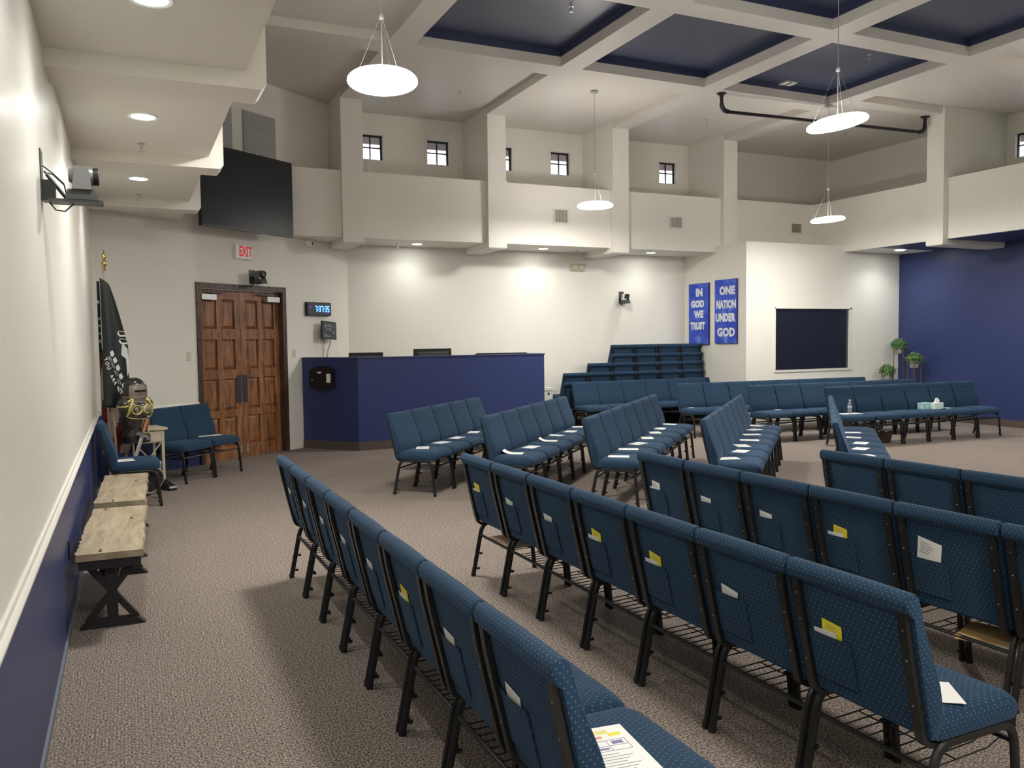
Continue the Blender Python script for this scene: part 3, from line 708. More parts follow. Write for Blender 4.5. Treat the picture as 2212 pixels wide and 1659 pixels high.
# water bottle, tissue boxes, napkin on the row facing the aisle
t = thing('water_bottle', 'clear plastic water bottle with white cap standing on a chair', 'bottle'); t.matrix_world = on_chair('G4', 0, .0, .03, .4835, 0)
MB().lathe([(0, 0), (.028, 0), (.032, .006), (.032, .05), (.028, .062), (.032, .075), (.032, .125), (.024, .16), (.013, .182), (.0125, .2), (0, .2)], 16).build('bottle_body', mat('clear_pet', (.85, .88, .92), .06, trans=.85), t)
MB().lathe([(.0325, .078), (.0325, .122)], 16, cap=False).build('bottle_label', mat('bottle_label_print', (.45, .48, .55), .5), t)
MB().lathe([(0, .19), (.0145, .19), (.0145, .208), (0, .209)], 12).build('cap', PAPER, t)
MINT = mat('mint_card', (.36, .58, .55), .6, noise=(20, .25))
for k, (lx, lb) in enumerate(((-.19, 'pale mint tissue box with a raised white tissue on the fourth chair'), (-.02, 'greener tissue box partly behind the pale one on the fourth chair'))):
    t = thing('tissue_box', lb, 'tissue box', group='tissue boxes'); t.matrix_world = on_chair('G4', 3, lx + .03, .06 - k*.07, .4812, .1)
    MB().box(-.105, .105, -.055, .055, 0, .095).build('box', MINT if k else mat('pale_mint_card', (.62, .78, .72), .6), t, ang=0)
    if not k:
        m = MB(); m.loft([[(-.05, -.012, .095), (.05, -.012, .095), (.05, .012, .095), (-.05, .012, .095)], [(-.065, -.016, .13), (.03, -.004, .135), (.03, .012, .135), (-.065, .012, .13)], [(-.06, -.02, .155), (.035, .008, .165), (.033, .014, .163), (-.055, .0, .158)], [(-.02, -.01, .172), (.05, .0, .16), (.05, .004, .16), (-.02, -.004, .172)]])
        m.build('tissue', PAPER, t, ang=60)
sheet('G4', 4, .19, .06, 1.5, w=.12, h=.2, curl=.02, label='white napkin beside the tissue boxes', marks=False)
p = atz(1921, 957, 0)
t = thing('wicker_basket', 'dark wicker basket with patterned cloth under the chairs', 'basket', (p.x, p.y+.12, 0))
BROWN = mat('dark_wicker', (.045, .022, .014), .7, bump=(90, .01))
MB().lathe([(0, 0), (.10, 0), (.115, .04), (.135, .14), (.15, .17), (.142, .172), (.12, .14), (.09, .03), (0, .03)], 18, cap=False).build('basket_body', BROWN, t)
m = MB(); rr = random.Random(2)
for k in range(26):
    a = rr.uniform(0, 6.28); q = rr.uniform(0, .1); x, y = q*cos(a), q*sin(a); z = .15 + .05*(1 - q/.1) + rr.uniform(-.01, .015); s_ = .022
    m.hexa([(x-s_, y-s_, z-.02), (x+s_, y-s_, z-.02), (x+s_, y+s_, z-.02), (x-s_, y+s_, z-.02)], [(x-s_*.6, y-s_*.6, z+.01), (x+s_*.6, y-s_*.6, z+.012), (x+s_*.6, y+s_*.6, z+.01), (x-s_*.6, y+s_*.6, z+.008)], k % 3)
m.build('cloth', [mat('cloth_brown', (.10, .06, .035), .8), mat('cloth_cream', (.62, .55, .44), .8), mat('cloth_grey', (.4, .38, .36), .8)], t)

# ================================================================== SOUND BOOTH COUNTER AND DESK
P0, P1, P2, P3 = Vector((2.47, 13.19)), Vector((3.15, 12.40)), Vector((6.36, 12.46)), Vector((6.36, 13.835))
ct = thing('booth_counter', 'blue painted half wall counter with angled end beside the double door', 'counter', (P1.x, P1.y, 0))
def seg_wall(a, b_, z0, z1, th, out=0., ea=0., eb=0.):
    d = (b_ - a).normalized(); n = Vector((-d.y, d.x)); a2, b2 = a - d*ea, b_ + d*eb
    q = [a2 - n*out, b2 - n*out, b2 + n*th, a2 + n*th]
    return MB().prism([(p.x - P1.x, p.y - P1.y) for p in q], z0, z1)
for a, b_ in ((P0, P1), (P1, P2), (P2, P3)):
    seg_wall(a, b_, 0, 1.405, .11).build('front_panel', BLUEW, ct, ang=0)
    seg_wall(a, b_, 1.405, 1.425, .125, .012, eb=.01).build('cap', mat('navy_cap', (.035, .04, .13), .35), ct, ang=0)
    seg_wall(a, b_, 0, .13, 0, .014, eb=.012).build('base_strip', STRIP, ct, ang=0)
t = thing('desk', 'plain work desk behind the blue counter', 'desk', (3.15, 12.85, 0))
MB().box(0, 2.95, 0, .72, .72, .75).build('desk_top', BLOND, t, ang=0)
for x, y in ((.03, .03), (2.88, .03), (.03, .65), (2.88, .65)): MB().box(x, x+.04, y, y+.04, 0, .72).build('leg', CHAR, t, ang=0)
def monitor(x0, x1, ztop, y, label, h=.37):
    t = thing('computer_monitor', label, 'monitor', ((x0+x1)/2, y, .75)); w = (x1-x0)/2; zt = ztop-.75
    m = MB(); m.box(-w, w, -.012, .012, zt-h, zt); m.build('housing', BLACK, t, ang=0)
    m = MB(); m.hexa([(-w+.06, -.03, zt-h+.06), (w-.06, -.03, zt-h+.06), (w-.06, -.012, zt-h+.04), (-w+.06, -.012, zt-h+.04)], [(-w+.08, -.03, zt-.07), (w-.08, -.03, zt-.07), (w-.05, -.012, zt-.05), (-w+.05, -.012, zt-.05)]); m.build('rear_cover', DKGREY, t, ang=0)
    MB().box(-w+.012, w-.012, .012, .014, zt-h+.012, zt-.012).build('screen', SCREEN, t, ang=0)
    MB().box(-.035, .035, -.02, .02, .012, zt-h+.1).build('stand', BLACK, t, ang=0)
    MB().box(-.12, .12, -.08, .1, 0, .012).build('foot', BLACK, t, ang=0)
monitor(3.19, 3.75, 1.485, 13.1, 'low black monitor peeking over the counter near the door')
monitor(4.27, 4.93, 1.53, 13.1, 'taller black monitor back rising above the counter middle')
t = thing('mixing_console', 'flat dark console edge just above the counter top', 'console', (5.35, 13.0, .75))
MB().hexa([(0, .0, 0), (.95, .0, 0), (.95, .5, 0), (0, .5, 0)], [(0, .0, .69), (.95, .0, .69), (.95, .5, .55), (0, .5, .55)]).build('console_body', BLACK, t, ang=0)
kn = MB()
for i in range(10):
    for j in range(3): kn.lathe([(.012, 0), (.010, .02), (0, .02)], 8, c=(.07 + i*.09, .1 + j*.14, .69 - (.1 + j*.14)*.28))
kn.build('knob', GREY, t)
# black drop box on the angled counter end
dn = (P1-P0).normalized(); fr = .18; q = P0 + dn*(.42) ; nn = Vector((dn.y, -dn.x))
if nn.y > 0: nn = -nn
t = thing('drop_box', 'black metal mailbox with white emblem hung on the blue counter', 'mailbox', (q.x + nn.x*.002, q.y + nn.y*.002, .94), atan2(dn.y, dn.x))
bx = MB(); prof = [(-.21, .0), (-.19, -.0), (-.16, -.012), (0, -.03), (.16, -.012), (.19, 0), (.21, 0), (.21, .28), (.12, .305), (.06, .33), (0, .335), (-.06, .33), (-.12, .305), (-.21, .28)]
bx.loft([[(x, y_, z + .02) for x, z in prof] for y_ in (-.10, 0)]); bx.build('box', BLACK, t, ang=30)
MB().box(-.215, .215, -.125, -.1, .265, .275).build('lid_lip', BLACK, t, ang=0)
e_ = MB(); e_.loft([[(x, y_, z) for x, z in ((-.05, .27), (-.03, .25), (0, .235), (.03, .25), (.05, .27), (.02, .264), (0, .272), (-.02, .264))] for y_ in (-.108, -.127)]); e_.build('emblem', PAPER, t, ang=0)
MB().box(.115, .19, -.102, -.1, .10, .235).build('label_card', PAPER, t, ang=0)
MB().lathe([(.012, 0), (.012, .01), (0, .01)], 10).xf(Matrix.Translation((-.15, -.1, .14)) @ Matrix.Rotation(pi/2, 4, 'X')).build('lock', SILVER, t)
# plastic tote beside the stacks
t = thing('storage_tote', 'clear white plastic tote standing between counter and stacked chairs', 'storage box', (6.80, 13.45, 0))
CLR = mat('frosted_plastic', (.78, .78, .74), .35, trans=.25)
MB().hexa([(-.13, -.15, 0), (.13, -.15, 0), (.13, .15, 0), (-.13, .15, 0)], [(-.15, -.17, .74), (.15, -.17, .74), (.15, .17, .74), (-.15, .17, .74)]).build('tote_body', CLR, t, ang=0)
MB().box(-.165, .165, -.185, .185, .74, .79).build('lid', mat('tote_lid', (.62, .62, .58), .4), t, ang=0)
for s_ in (-.09, .06): MB().lathe([(.02, 0), (.02, .012), (0, .012)], 10).xf(Matrix.Translation((s_, -.168, .68)) @ Matrix.Rotation(pi/2, 4, 'X')).build('latch', BLACK, t)

# ================================================================== THINGS ON THE DOOR WALL
s0, z0 = dwpx(433, 487, .40); s1, z1 = dwpx(631, 515, .40); s2, z2 = dwpx(626, 353, .40)
t = thing('television', 'large black flat screen television mounted high above the exit sign', 'television', dw(s0, .40, z0), DA)
tw, th = s1 - s0, z2 - z0
MB().box(0, tw, -.03, .03, 0, th).build('housing', BLACK, t, ang=0)
MB().box(.012, tw-.012, -.033, -.03, .03, th-.012).build('screen', SCREEN, t, ang=0)
MB().box(.012, tw-.012, -.034, -.03, .012, .026).build('chin_strip', DKGREY, t, ang=0)
MB().box(tw*.15, tw*.38, .03, .385, th*.35, th*.6).build('mount', BLACK, t, ang=0)
t = thing('exit_sign', 'white exit sign with red letters above the double door', 'exit sign', dw(2.17, 0, 2.87), DA)
MB().box(0, .30, -.05, 0, 0, .195).build('sign_box', LAMPW, t, ang=0)
text_obj('EXIT', .20, mat('exit_red', (.50, .02, .03), .5, emit=(.6, .02, .03), estr=.15), t, (.18, -.0515, .10), (pi/2, 0, 0), bold=.006, sx=.58)
t = thing('bullet_camera', 'small white security camera under the soffit beside the television', 'camera', dw(3.60, 0, 3.16), DA)
MB().box(-.03, .03, -.02, 0, .02, .10).build('mount_plate', LAMPW, t, ang=0)
MB().lathe([(0, 0), (.042, 0), (.045, .03), (.045, .09), (.036, .10), (0, .10)], 16).xf(Matrix.Translation((.0, -.03, .05)) @ Matrix.Rotation(pi/2, 4, 'X') @ Matrix.Rotation(.5, 4, 'Y')).build('housing', LAMPW, t)
MB().lathe([(0, 0), (.024, 0), (.024, .006), (0, .006)], 14).xf(Matrix.Translation((.0, -.03, .05)) @ Matrix.Rotation(pi/2, 4, 'X') @ Matrix.Rotation(.5, 4, 'Y') @ Matrix.Translation((0, 0, .099))).build('lens', BLACK, t)
def ptz(label, loc, rz, shelf=.34, plate_h=.22, colr=None, head_rot=0.):
    """wall camera: plate on the wall at local y=0, shelf reaching out along -y"""
    t = thing('wall_camera', label, 'camera', loc, rz, 'remote controlled cameras on wall shelves')
    cm = colr or GREY
    MB().box(-.055, .055, -.006, 0, -.02, plate_h).build('wall_plate', DKGREY, t, ang=0)
    MB().box(-.05, .05, -.06, -.006, -.03, .07).build('bracket', BLACK, t, ang=0)
    MB().box(-.06, .06, -shelf, -.03, -.035, -.02).build('shelf', DKGREY, t, ang=0)
    for s_ in (-.05, .05): MB().tube([(s_, -.02, .11), (s_, -shelf*.42, -.02)], .007, 6).build('strut', BLACK, t)
    c0 = -shelf*.66
    m = MB(); m.hexa([(-.065, c0-.075, -.02), (.065, c0-.075, -.02), (.065, c0+.075, -.02), (-.065, c0+.075, -.02)], [(-.055, c0-.055, .03), (.055, c0-.055, .03), (.055, c0+.065, .03), (-.055, c0+.065, .03)]); m.build('base', DKGREY, t, ang=0)
    for s_ in (-1, 1): MB().hexa([(s_*.062-.009, c0-.045, .03), (s_*.062+.009, c0-.045, .03), (s_*.062+.009, c0+.045, .03), (s_*.062-.009, c0+.045, .03)], [(s_*.062-.009, c0-.03, .145), (s_*.062+.009, c0-.03, .145), (s_*.062+.009, c0+.03, .145), (s_*.062-.009, c0+.03, .145)]).build('yoke_arm', cm, t, ang=0)
    hd = MB(); hd.lathe([(0, -.062), (.03, -.06), (.044, -.04), (.05, 0), (.05, .03), (.046, .05), (0, .05)], 18); hd.xf(Matrix.Translation((0, c0, .105)) @ Matrix.Rotation(pi/2, 4, 'X')); h_ = hd.build('head', cm, t)
    MB().lathe([(.04, .05), (.044, .052), (.044, .075), (.036, .078), (.034, .066), (0, .064)], 18).xf(Matrix.Translation((0, c0, .105)) @ Matrix.Rotation(pi/2, 4, 'X')).build('lens', BLACK, h_)
    for k in range(2): MB().tube([(.02 - k*.05, -.01, .12 + k*.02), (.03 - k*.05, -.05, .11), (.03 - k*.05, -.1, .06), (.02 - k*.04, c0+.07, .0)], .0035, 5).build('cable', BLACK, t)
    MB().tube([(.0, -.03, -.03), (.0, -.06, -.07), (.0, -.10, -.075), (.0, -.14, -.035)], .004, 5).build('cable', BLACK, t)
    return t
ptz('grey remote camera on the left wall shelf above the benches', (XL, 4.75, 2.415), pi/2, .275)
ptz('remote camera on a shelf above the double door', dw(2.50, 0, 2.555), DA, .26, .17, mat('mid_grey', (.10, .10, .10), .4))
ptz('remote camera on the back wall between the clerestory and stacks', (8.77, YB, 2.37), 0, .24, .2, SILVER)
# digital clock
t = thing('digital_clock', 'black digital wall clock with glowing blue numerals', 'clock', dw(3.57, 0, 2.085), DA)
MB().box(0, .54, -.055, 0, 0, .21).build('case', BLACK, t, ang=0)
MB().box(.015, .525, -.057, -.055, .015, .195).build('face', mat('clock_face', (.07, .07, .085), .3), t, ang=0)
LED = mat('blue_led', (.05, .2, 1), .4, emit=(.03, .16, 1.0), estr=5.0)
SEG = {'7': 'abc', '3': 'abcdg', '5': 'acdfg'}
def digit(ch, x):
    m = MB(); w, h, th_ = .040, .095, .012; z = .06
    R = dict(a=(0, w, h-th_, h), d=(0, w, 0, th_), g=(0, w, h/2-th_/2, h/2+th_/2), b=(w-th_, w, h/2, h), c=(w-th_, w, 0, h/2), f=(0, th_, h/2, h), e=(0, th_, 0, h/2))
    for s_ in SEG[ch]: a = R[s_]; m.box(x+a[0], x+a[1], -.0585, -.057, z+a[2], z+a[3])
    m.build('digit', LED, t, ang=0)
for ch, x in (('7', .175), ('3', .255), ('7', .315), ('3', .395), ('5', .455)): digit(ch, x)
m = MB()
for x in (.231, .371):
    for z in (.083, .123): m.box(x, x+.011, -.0585, -.057, z, z+.011)
m.build('colon', LED, t, ang=0)
MB().lathe([(.010, 0), (.010, .0015), (0, .0015)], 10).xf(Matrix.Translation((.06, -.057, .13)) @ Matrix.Rotation(pi/2, 4, 'X')).build('indicator', mat('dim_led', (.04, .03, .3), .4, emit=(.06, .03, .7), estr=1.2), t)
MB().tube([(.40, -.01, 0), (.40, -.006, -.09)], .003, 5).build('cord', LAMPW, t)
# tilted framed picture on a bracket, with cords
t = thing('framed_picture', 'tilted black framed blackboard picture with white lettering and hanging cords', 'picture', dw(3.80, .14, 1.72), DA, rot=(-.06, .07, DA))
MB().box(0, .33, 0, .03, 0, .285).build('frame', BLACK, t, ang=0)
MB().box(.014, .316, -.002, 0, .014, .271).build('picture_panel', mat('slate_board', (.045, .05, .07), .5, noise=(14, .5)), t, ang=0)
MB().box(.13, .20, .03, .137, .08, .2).build('bracket', BLACK, t, ang=0)
CHALK = mat('chalk', (.55, .58, .62), .8)
rr = random.Random(11); sq = MB()
for k, (x, z, w_, h_) in enumerate(((.06, .21, .03, .06), (.10, .215, .035, .04), (.145, .215, .03, .05), (.185, .21, .03, .055), (.09, .155, .03, .05), (.13, .16, .05, .03), (.18, .15, .02, .05), (.05, .05, .03, .05), (.09, .05, .03, .03), (.14, .045, .03, .03), (.25, .11, .03, .05), (.26, .2, .02, .02))):
    sq.tube([(x, -.004, z-h_/2), (x + w_*.3, -.004, z+h_/2), (x + w_*.6, -.004, z-h_/4), (x + w_, -.004, z+h_/3)], .0035, 5)
sq.build('chalk_stroke', CHALK, t)
for x, dx in ((.06, .06), (.19, .0), (.20, .02)): MB().tube([(x, .02, 0), (x+.01, .03, -.08), (x+dx, .09, -.2), (x+dx+.01, .12, -.32)], .0032, 5).build('cord', BLACK, t)
# switches
def switch(loc, rz, label, m=CREAM):
    t = thing('light_switch', label, 'light switch', loc, rz, 'wall switch plates')
    MB().hexa([(-.036, 0, -.058), (.036, 0, -.058), (.036, 0, .058), (-.036, 0, .058)], [(-.033, -.007, -.055), (.033, -.007, -.055), (.033, -.007, .055), (-.033, -.007, .055)]).build('plate', m, t, ang=0)
    MB().box(-.006, .006, -.016, -.007, -.012, .012).build('toggle', LAMPW, t, ang=0)
switch(dw(1.35, 0, 1.49), DA, 'cream light switch between the flags and the door')
switch(dw(3.31, 0, 1.49), DA, 'cream light switch between the door and the clock')
switch(dw(4.35, 0, 1.49), DA, 'white switch plate beside the room corner', LAMPW)
t = thing('wall_outlet', 'black outlet plate on the blue lower wall above bench', 'outlet', (XL, 5.55, .45), pi/2)
MB().hexa([(-.036, 0, -.058), (.036, 0, -.058), (.036, 0, .058), (-.036, 0, .058)], [(-.033, -.007, -.055), (.033, -.007, -.055), (.033, -.007, .055), (-.033, -.007, .055)]).build('plate', BLACK, t, ang=0)
for z in (-.022, .022): MB().box(-.016, .016, -.0095, -.007, z-.013, z+.013).build('socket', DKGREY, t, ang=0)
# emergency light on the back wall
t = thing('emergency_light', 'cream emergency light box high on the back wall', 'emergency light', (7.63, YB, 2.95))
m = MB(); m.hexa([(0, -.03, 0), (.31, -.03, 0), (.31, 0, 0), (0, 0, 0)], [(0, -.09, .13), (.31, -.09, .13), (.31, 0, .13), (0, 0, .13)]); m.build('housing', CREAM, t, ang=0)
for x in (.09, .22): MB().lathe([(0, 0), (.035, 0), (.038, .02), (.03, .03), (0, .03)], 14).xf(Matrix.Translation((x, -.055, .065)) @ Matrix.Rotation(pi/2+.4, 4, 'X')).build('lamp_head', mat('lamp_lens', (.75, .72, .6), .2), t)
# painted canvases on the booth side wall
def canvas(label, y1, y0, z0, z1, lines):
    t = thing('painted_canvas', label, 'painting', (10.278, y1, z0), -pi/2, 'blue canvases with white hand painted words')
    w, h = y1-y0, z1-z0
    MB().box(0, w, -.035, 0, 0, h).build('canvas_edge', mat('navy_edge', (.012, .014, .11), .6), t, ang=0)
    MB().box(.004, w-.004, -.0365, -.035, .004, h-.004).build('painted_face', PAINT, t, ang=0)
    for body, cx, cz, sz, sx_ in lines:
        text_obj(body, sz, CANW, t, (w*cx, -.038, h*cz), (pi/2, 0, 0), bold=.012, sx=sx_, spacing=1.06)
def paint_mat():
    m = bpy.data.materials.new('brushed_blue_paint'); m.use_nodes = True; nt = m.node_tree; b_ = nt.nodes['Principled BSDF']
    tc = N(nt, 'ShaderNodeTexCoord'); n = N(nt, 'ShaderNodeTexNoise', i_Scale=4.5, i_Detail=5., i_Distortion=.8); nt.links.new(tc.outputs['Object'], n.inputs['Vector'])
    cr = N(nt, 'ShaderNodeValToRGB'); e = cr.color_ramp.elements; e[0].position = .36; e[0].color = (.018, .05, .46, 1); e[1].position = .74; e[1].color = (.17, .28, .68, 1); k = e.new(.55); k.color = (.035, .10, .60, 1)
    nt.links.new(n.outputs['Fac'], cr.inputs['Fac']); nt.links.new(cr.outputs['Color'], b_.inputs['Base Color']); b_.inputs['Roughness'].default_value = .6
    return m
PAINT = paint_mat(); CANW = mat('lettering_white', (.74, .76, .80), .6)
canvas('narrow blue canvas painted with IN GOD WE TRUST', 13.66, 13.04, 1.52, 2.72, (('IN', .54, .845, .20, 1.0), ('GOD', .46, .66, .17, 1.0), ('WE', .52, .49, .18, .95), ('TRUST', .46, .30, .185, .78)))
canvas('wider blue canvas painted with ONE NATION UNDER GOD', 12.85, 12.22, 1.54, 2.745, (('ONE', .58, .82, .20, 1.0), ('NATION', .53, .605, .20, .70), ('UNDER', .49, .40, .20, .80), ('GOD', .53, .17, .21, 1.0)))

# ================================================================== PLANTS IN THE BLUE CORNER
LEAFM = [mat('leaf_green', (.10, .24, .05), .5), mat('leaf_dark', (.035, .10, .035), .5), mat('leaf_light', (.22, .42, .10), .5)]
WIRE = mat('aged_bronze_wire', (.20, .14, .09), .45, metal=.6)
POTM = mat('grey_green_pot', (.33, .36, .32), .6, noise=(12, .25))
def topiary(loc, hs, label, slabel, seed, flat=1.0):
    x, y = loc
    st_ = thing('plant_stand', slabel, 'plant stand', (x, y, 0), seed*.7, 'bronze wire plant stands')
    MB().tube([(cos(a)*.115, sin(a)*.115, hs) for a in [2*pi*k/20 for k in range(21)]], .006, 6, cap=False).build('ring', WIRE, st_)
    MB().tube([(cos(a)*.09, sin(a)*.09, hs-.115) for a in [2*pi*k/20 for k in range(21)]], .005, 6, cap=False).build('ring', WIRE, st_)
    for k in range(4):
        a = pi/4 + k*pi/2; c_, s_ = cos(a), sin(a)
        MB().tube([(c_*.125, s_*.125, .0), (c_*.118, s_*.118, hs-.03), (c_*.125, s_*.125, hs+.02), (c_*.155, s_*.155, hs+.07), (c_*.195, s_*.195, hs+.095)], .0075, 6).build('leg', WIRE, st_)
        MB().tube([(c_*.118 + s_*.0, s_*.118, hs-.02), (c_*.10 - s_*.03, s_*.10 + c_*.03, hs-.06), (c_*.105 - s_*.055, s_*.105 + c_*.055, hs-.035), (c_*.105 - s_*.045, s_*.105 + c_*.045, hs-.012)], .005, 5).build('scroll', WIRE, st_)
    p_ = thing('potted_topiary', label, 'potted plant', (x, y, hs-.11), 0, 'round topiary plants in pots')
    MB().lathe([(0, 0), (.075, 0), (.095, .10), (.105, .125), (.098, .128), (.085, .10), (0, .10)], 18, cap=False).build('pot', POTM, p_)
    rr = random.Random(seed); m = MB(); R = .142
    m.lathe([(0, .10), (.08, .115), (.125, .15), (.132, .19), (.10, .235), (.05, .255), (0, .26)], 14, m=1, cap=False)
    for k in range(420):
        th_ = rr.uniform(0, 2*pi); ph = math.acos(rr.uniform(-.12, 1)); n = Vector((sin(ph)*cos(th_), sin(ph)*sin(th_), cos(ph)))
        c_ = Vector((0, 0, .135)) + Vector((n.x*R, n.y*R, n.z*R*1.12)) * rr.uniform(.86, 1.03)
        a = n.orthogonal().normalized(); b2 = n.cross(a); q = rr.uniform(0, 6.28); e1 = (a*cos(q) + b2*sin(q) + n*.45).normalized(); e2 = n.cross(e1).normalized(); L = rr.uniform(.020, .032)
        m.add([c_ - e2*L*.1, c_ + e1*L*.5 + e2*L*.42 + n*.004, c_ + e1*L*1.1, c_ + e1*L*.5 - e2*L*.42 + n*.004], [(0, 1, 2, 3)], rr.choice((0, 0, 1, 2)))
    f_ = m.build('foliage', LEAFM, p_, ang=0); f_['kind'] = 'stuff'
q = aty(1943, 752, 11.72); topiary((q.x-.05, 11.70), 1.405, 'green topiary on the tallest bronze stand in the blue corner', 'tallest bronze wire stand in the blue corner', 1)
q = atx(1975, 782, 13.84); topiary((13.84, q.y), 1.135, 'green topiary on the middle height bronze stand by blue wall', 'middle height bronze wire stand by blue wall', 2)
q = aty(1915, 808, 11.74); topiary((q.x, 11.72), .90, 'green topiary on the lowest bronze stand before the white wall', 'lowest bronze wire stand before the white booth wall', 3)

# ================================================================== BENCHES ALONG THE LEFT WALL
INLAY = mat('dark_inlay', (.05, .04, .035), .5)
def bench(x, y, rz, label, L=1.45):
    t = thing('wooden_bench', label, 'bench', (x, y, 0), rz, 'weathered plank benches'); w = .185; rr = random.Random(int(y*10))
    n = 28; rings = []
    jl = [rr.uniform(-.008, .008) for _ in range(n+1)]; jr = [rr.uniform(-.008, .008) for _ in range(n+1)]
    for k in range(n+1):
        v = L*k/n; a, c_ = -w + jl[k], w + jr[k]
        rings.append([(a+.004, v, .432), (c_-.004, v, .432), (c_, v, .45), (c_-.008, v, .472), (a+.008, v, .472), (a, v, .45)])
    MB().loft(rings).build('bench_top', BENCHW, t, ang=50)
    for x_, v in ((.09, L*.68), (-.05, .07), (-.09, L-.06)):
        MB().hexa([(x_-.008, v-.035, .4715), (x_+.008, v-.035, .4715), (x_+.008, v+.035, .4715), (x_-.008, v+.035, .4715)], [(x_-.01, v-.035, .4735), (x_+.01, v-.035, .4735), (x_+.004, v+.035, .4735), (x_-.004, v+.035, .4735)]).build('inlay', INLAY, t, ang=0)
    BK = mat('black_stained_wood', (.012, .011, .012), .5)
    MB().box(-w+.02, w-.02, .02, .05, .375, .432).box(-w+.02, w-.02, L-.05, L-.02, .375, .432).box(-w+.02, -w+.045, .05, L-.05, .385, .432).box(w-.045, w-.02, .05, L-.05, .385, .432).build('apron', BK, t, ang=0)
    for v in (.14, L-.14):
        m = MB(); m.hexa([(-.18, v-.03, 0), (.18, v-.03, 0), (.18, v+.03, 0), (-.18, v+.03, 0)], [(-.13, v-.03, .045), (.13, v-.03, .045), (.13, v+.03, .045), (-.13, v+.03, .045)]); m.build('trestle_foot', BK, t, ang=0)
        MB().box(-.03, .03, v-.022, v+.022, .045, .375).build('post', BK, t, ang=0)
        for s_ in (-1, 1):
            MB().hexa([(s_*.125-.022, v-.018, .045), (s_*.125+.022, v-.018, .045), (s_*.125+.022, v+.018, .045), (s_*.125-.022, v+.018, .045)], [(-s_*.125-.022, v-.018, .375), (-s_*.125+.022, v-.018, .375), (-s_*.125+.022, v+.018, .375), (-s_*.125-.022, v+.018, .375)]).build('brace', BK, t, ang=0)
    MB().box(-.02, .02, .14, L-.14, .17, .215).build('stretcher', BK, t, ang=0)
bench(-.140, 5.27, -.03, 'weathered plank bench farther from the flags')
bench(-.098, 6.95, -.03, 'weathered plank bench nearer the flags')
# ================================================================== END TABLE BETWEEN KNIGHT AND CHAIRS
ENDT = mat('antique_cream_paint', (.50, .44, .33), .5, noise=(8, .12))
t = thing('end_table', 'cream end table with drawer and crossed sides beside the chair pair', 'table', (.13, 10.50, 0), .3)
MB().box(-.205, .205, -.195, .195, .675, .70).build('table_top', ENDT, t, ang=0)
for x in (-.175, .145):
    for y in (-.165, .135): MB().box(x, x+.03, y, y+.03, 0, .675).build('leg', ENDT, t, ang=0)
MB().box(-.145, .145, -.160, .150, .53, .675).build('apron', ENDT, t, ang=0)
dr = MB().box(-.135, .135, -.172, -.160, .545, .66).build('drawer', ENDT, t, ang=0)
MB().box(-.018, .018, -.182, -.172, .585, .625).build('pull', mat('bronze_pull', (.10, .06, .03), .4, metal=.7), dr, ang=0)
MB().box(-.17, .17, -.16, .16, .15, .17).build('shelf', ENDT, t, ang=0)
for s_ in (-1, 1): MB().hexa([(s_*.145-.008, -.155, .17), (s_*.145+.008, -.155, .17), (s_*.145+.008, -.145, .17), (s_*.145-.008, -.145, .17)], [(-s_*.145-.008, -.155, .53), (-s_*.145+.008, -.155, .53), (-s_*.145+.008, -.145, .53), (-s_*.145-.008, -.145, .53)]).build('cross_brace', ENDT, t, ang=0)
b2 = thing('paper_stack', 'stack of pale papers and magazines on the end table shelf', 'papers', (.14, 10.48, .17), .35)
for k in range(4): MB().box(-.11 + k*.006, .11 + k*.004, -.14, .10 - k*.01, k*.035, k*.035 + .034).build('paper_ream', [PAPER, mat('mint_print', (.55, .66, .62), .7)][k % 2], b2, ang=0)

# ================================================================== KNIGHT ARMOUR COSTUME ON A STAND
GUN = mat('gunmetal_foam', (.055, .050, .040), .3, metal=.4, noise=(38, .95))
GOLD = mat('gold_paint', (.58, .50, .17), .4, metal=.3, noise=(25, .25))
COPPER = mat('copper_trim', (.42, .24, .14), .4, metal=.4)
STEEL = mat('dull_steel_paint', (.20, .20, .19), .4, metal=.5, noise=(18, .3))
KX, KY, KR = .045, 9.97, .62          # faces the room: local -y is forward
t = thing('knight_armour', 'black and gold toy knight armour with helmet displayed on a stand', 'armour costume', (KX, KY, 0), KR)
MB().lathe([(.13, 0), (.13, .015), (.02, .03), (.016, .7), (0, .7)], 16).build('stand', BLACK, t)
def ell(a, b_, z, cy=0, n=24, dent=0.): return [(a*cos(2*pi*k/n), cy + b_*sin(2*pi*k/n), z) for k in range(n)]
TR = [(.60, .145, .108), (.66, .150, .112), (.72, .138, .104), (.80, .145, .110), (.88, .168, .124), (.96, .186, .132), (1.02, .190, .122), (1.06, .165, .098), (1.085, .10, .068), (1.11, .06, .05)]
MB().loft([ell(a, b_, z) for z, a, b_ in TR]).build('breastplate', GUN, t, ang=60)
def tfront(x, z, off=.002):
    for (z0, a0, b0), (z1, a1, b1) in zip(TR, TR[1:]):
        if z0 <= z <= z1:
            f_ = (z - z0)/(z1 - z0); a, b_ = a0 + (a1-a0)*f_, b0 + (b1-b0)*f_
            return Vector((x, -b_*max(0., 1 - (x/a)**2)**.5 - off, z))
    return Vector((x, -.1, z))
def trim(pts, r): return MB().tube([tfront(x, z) for x, z in pts], r, 8, flat=.6)
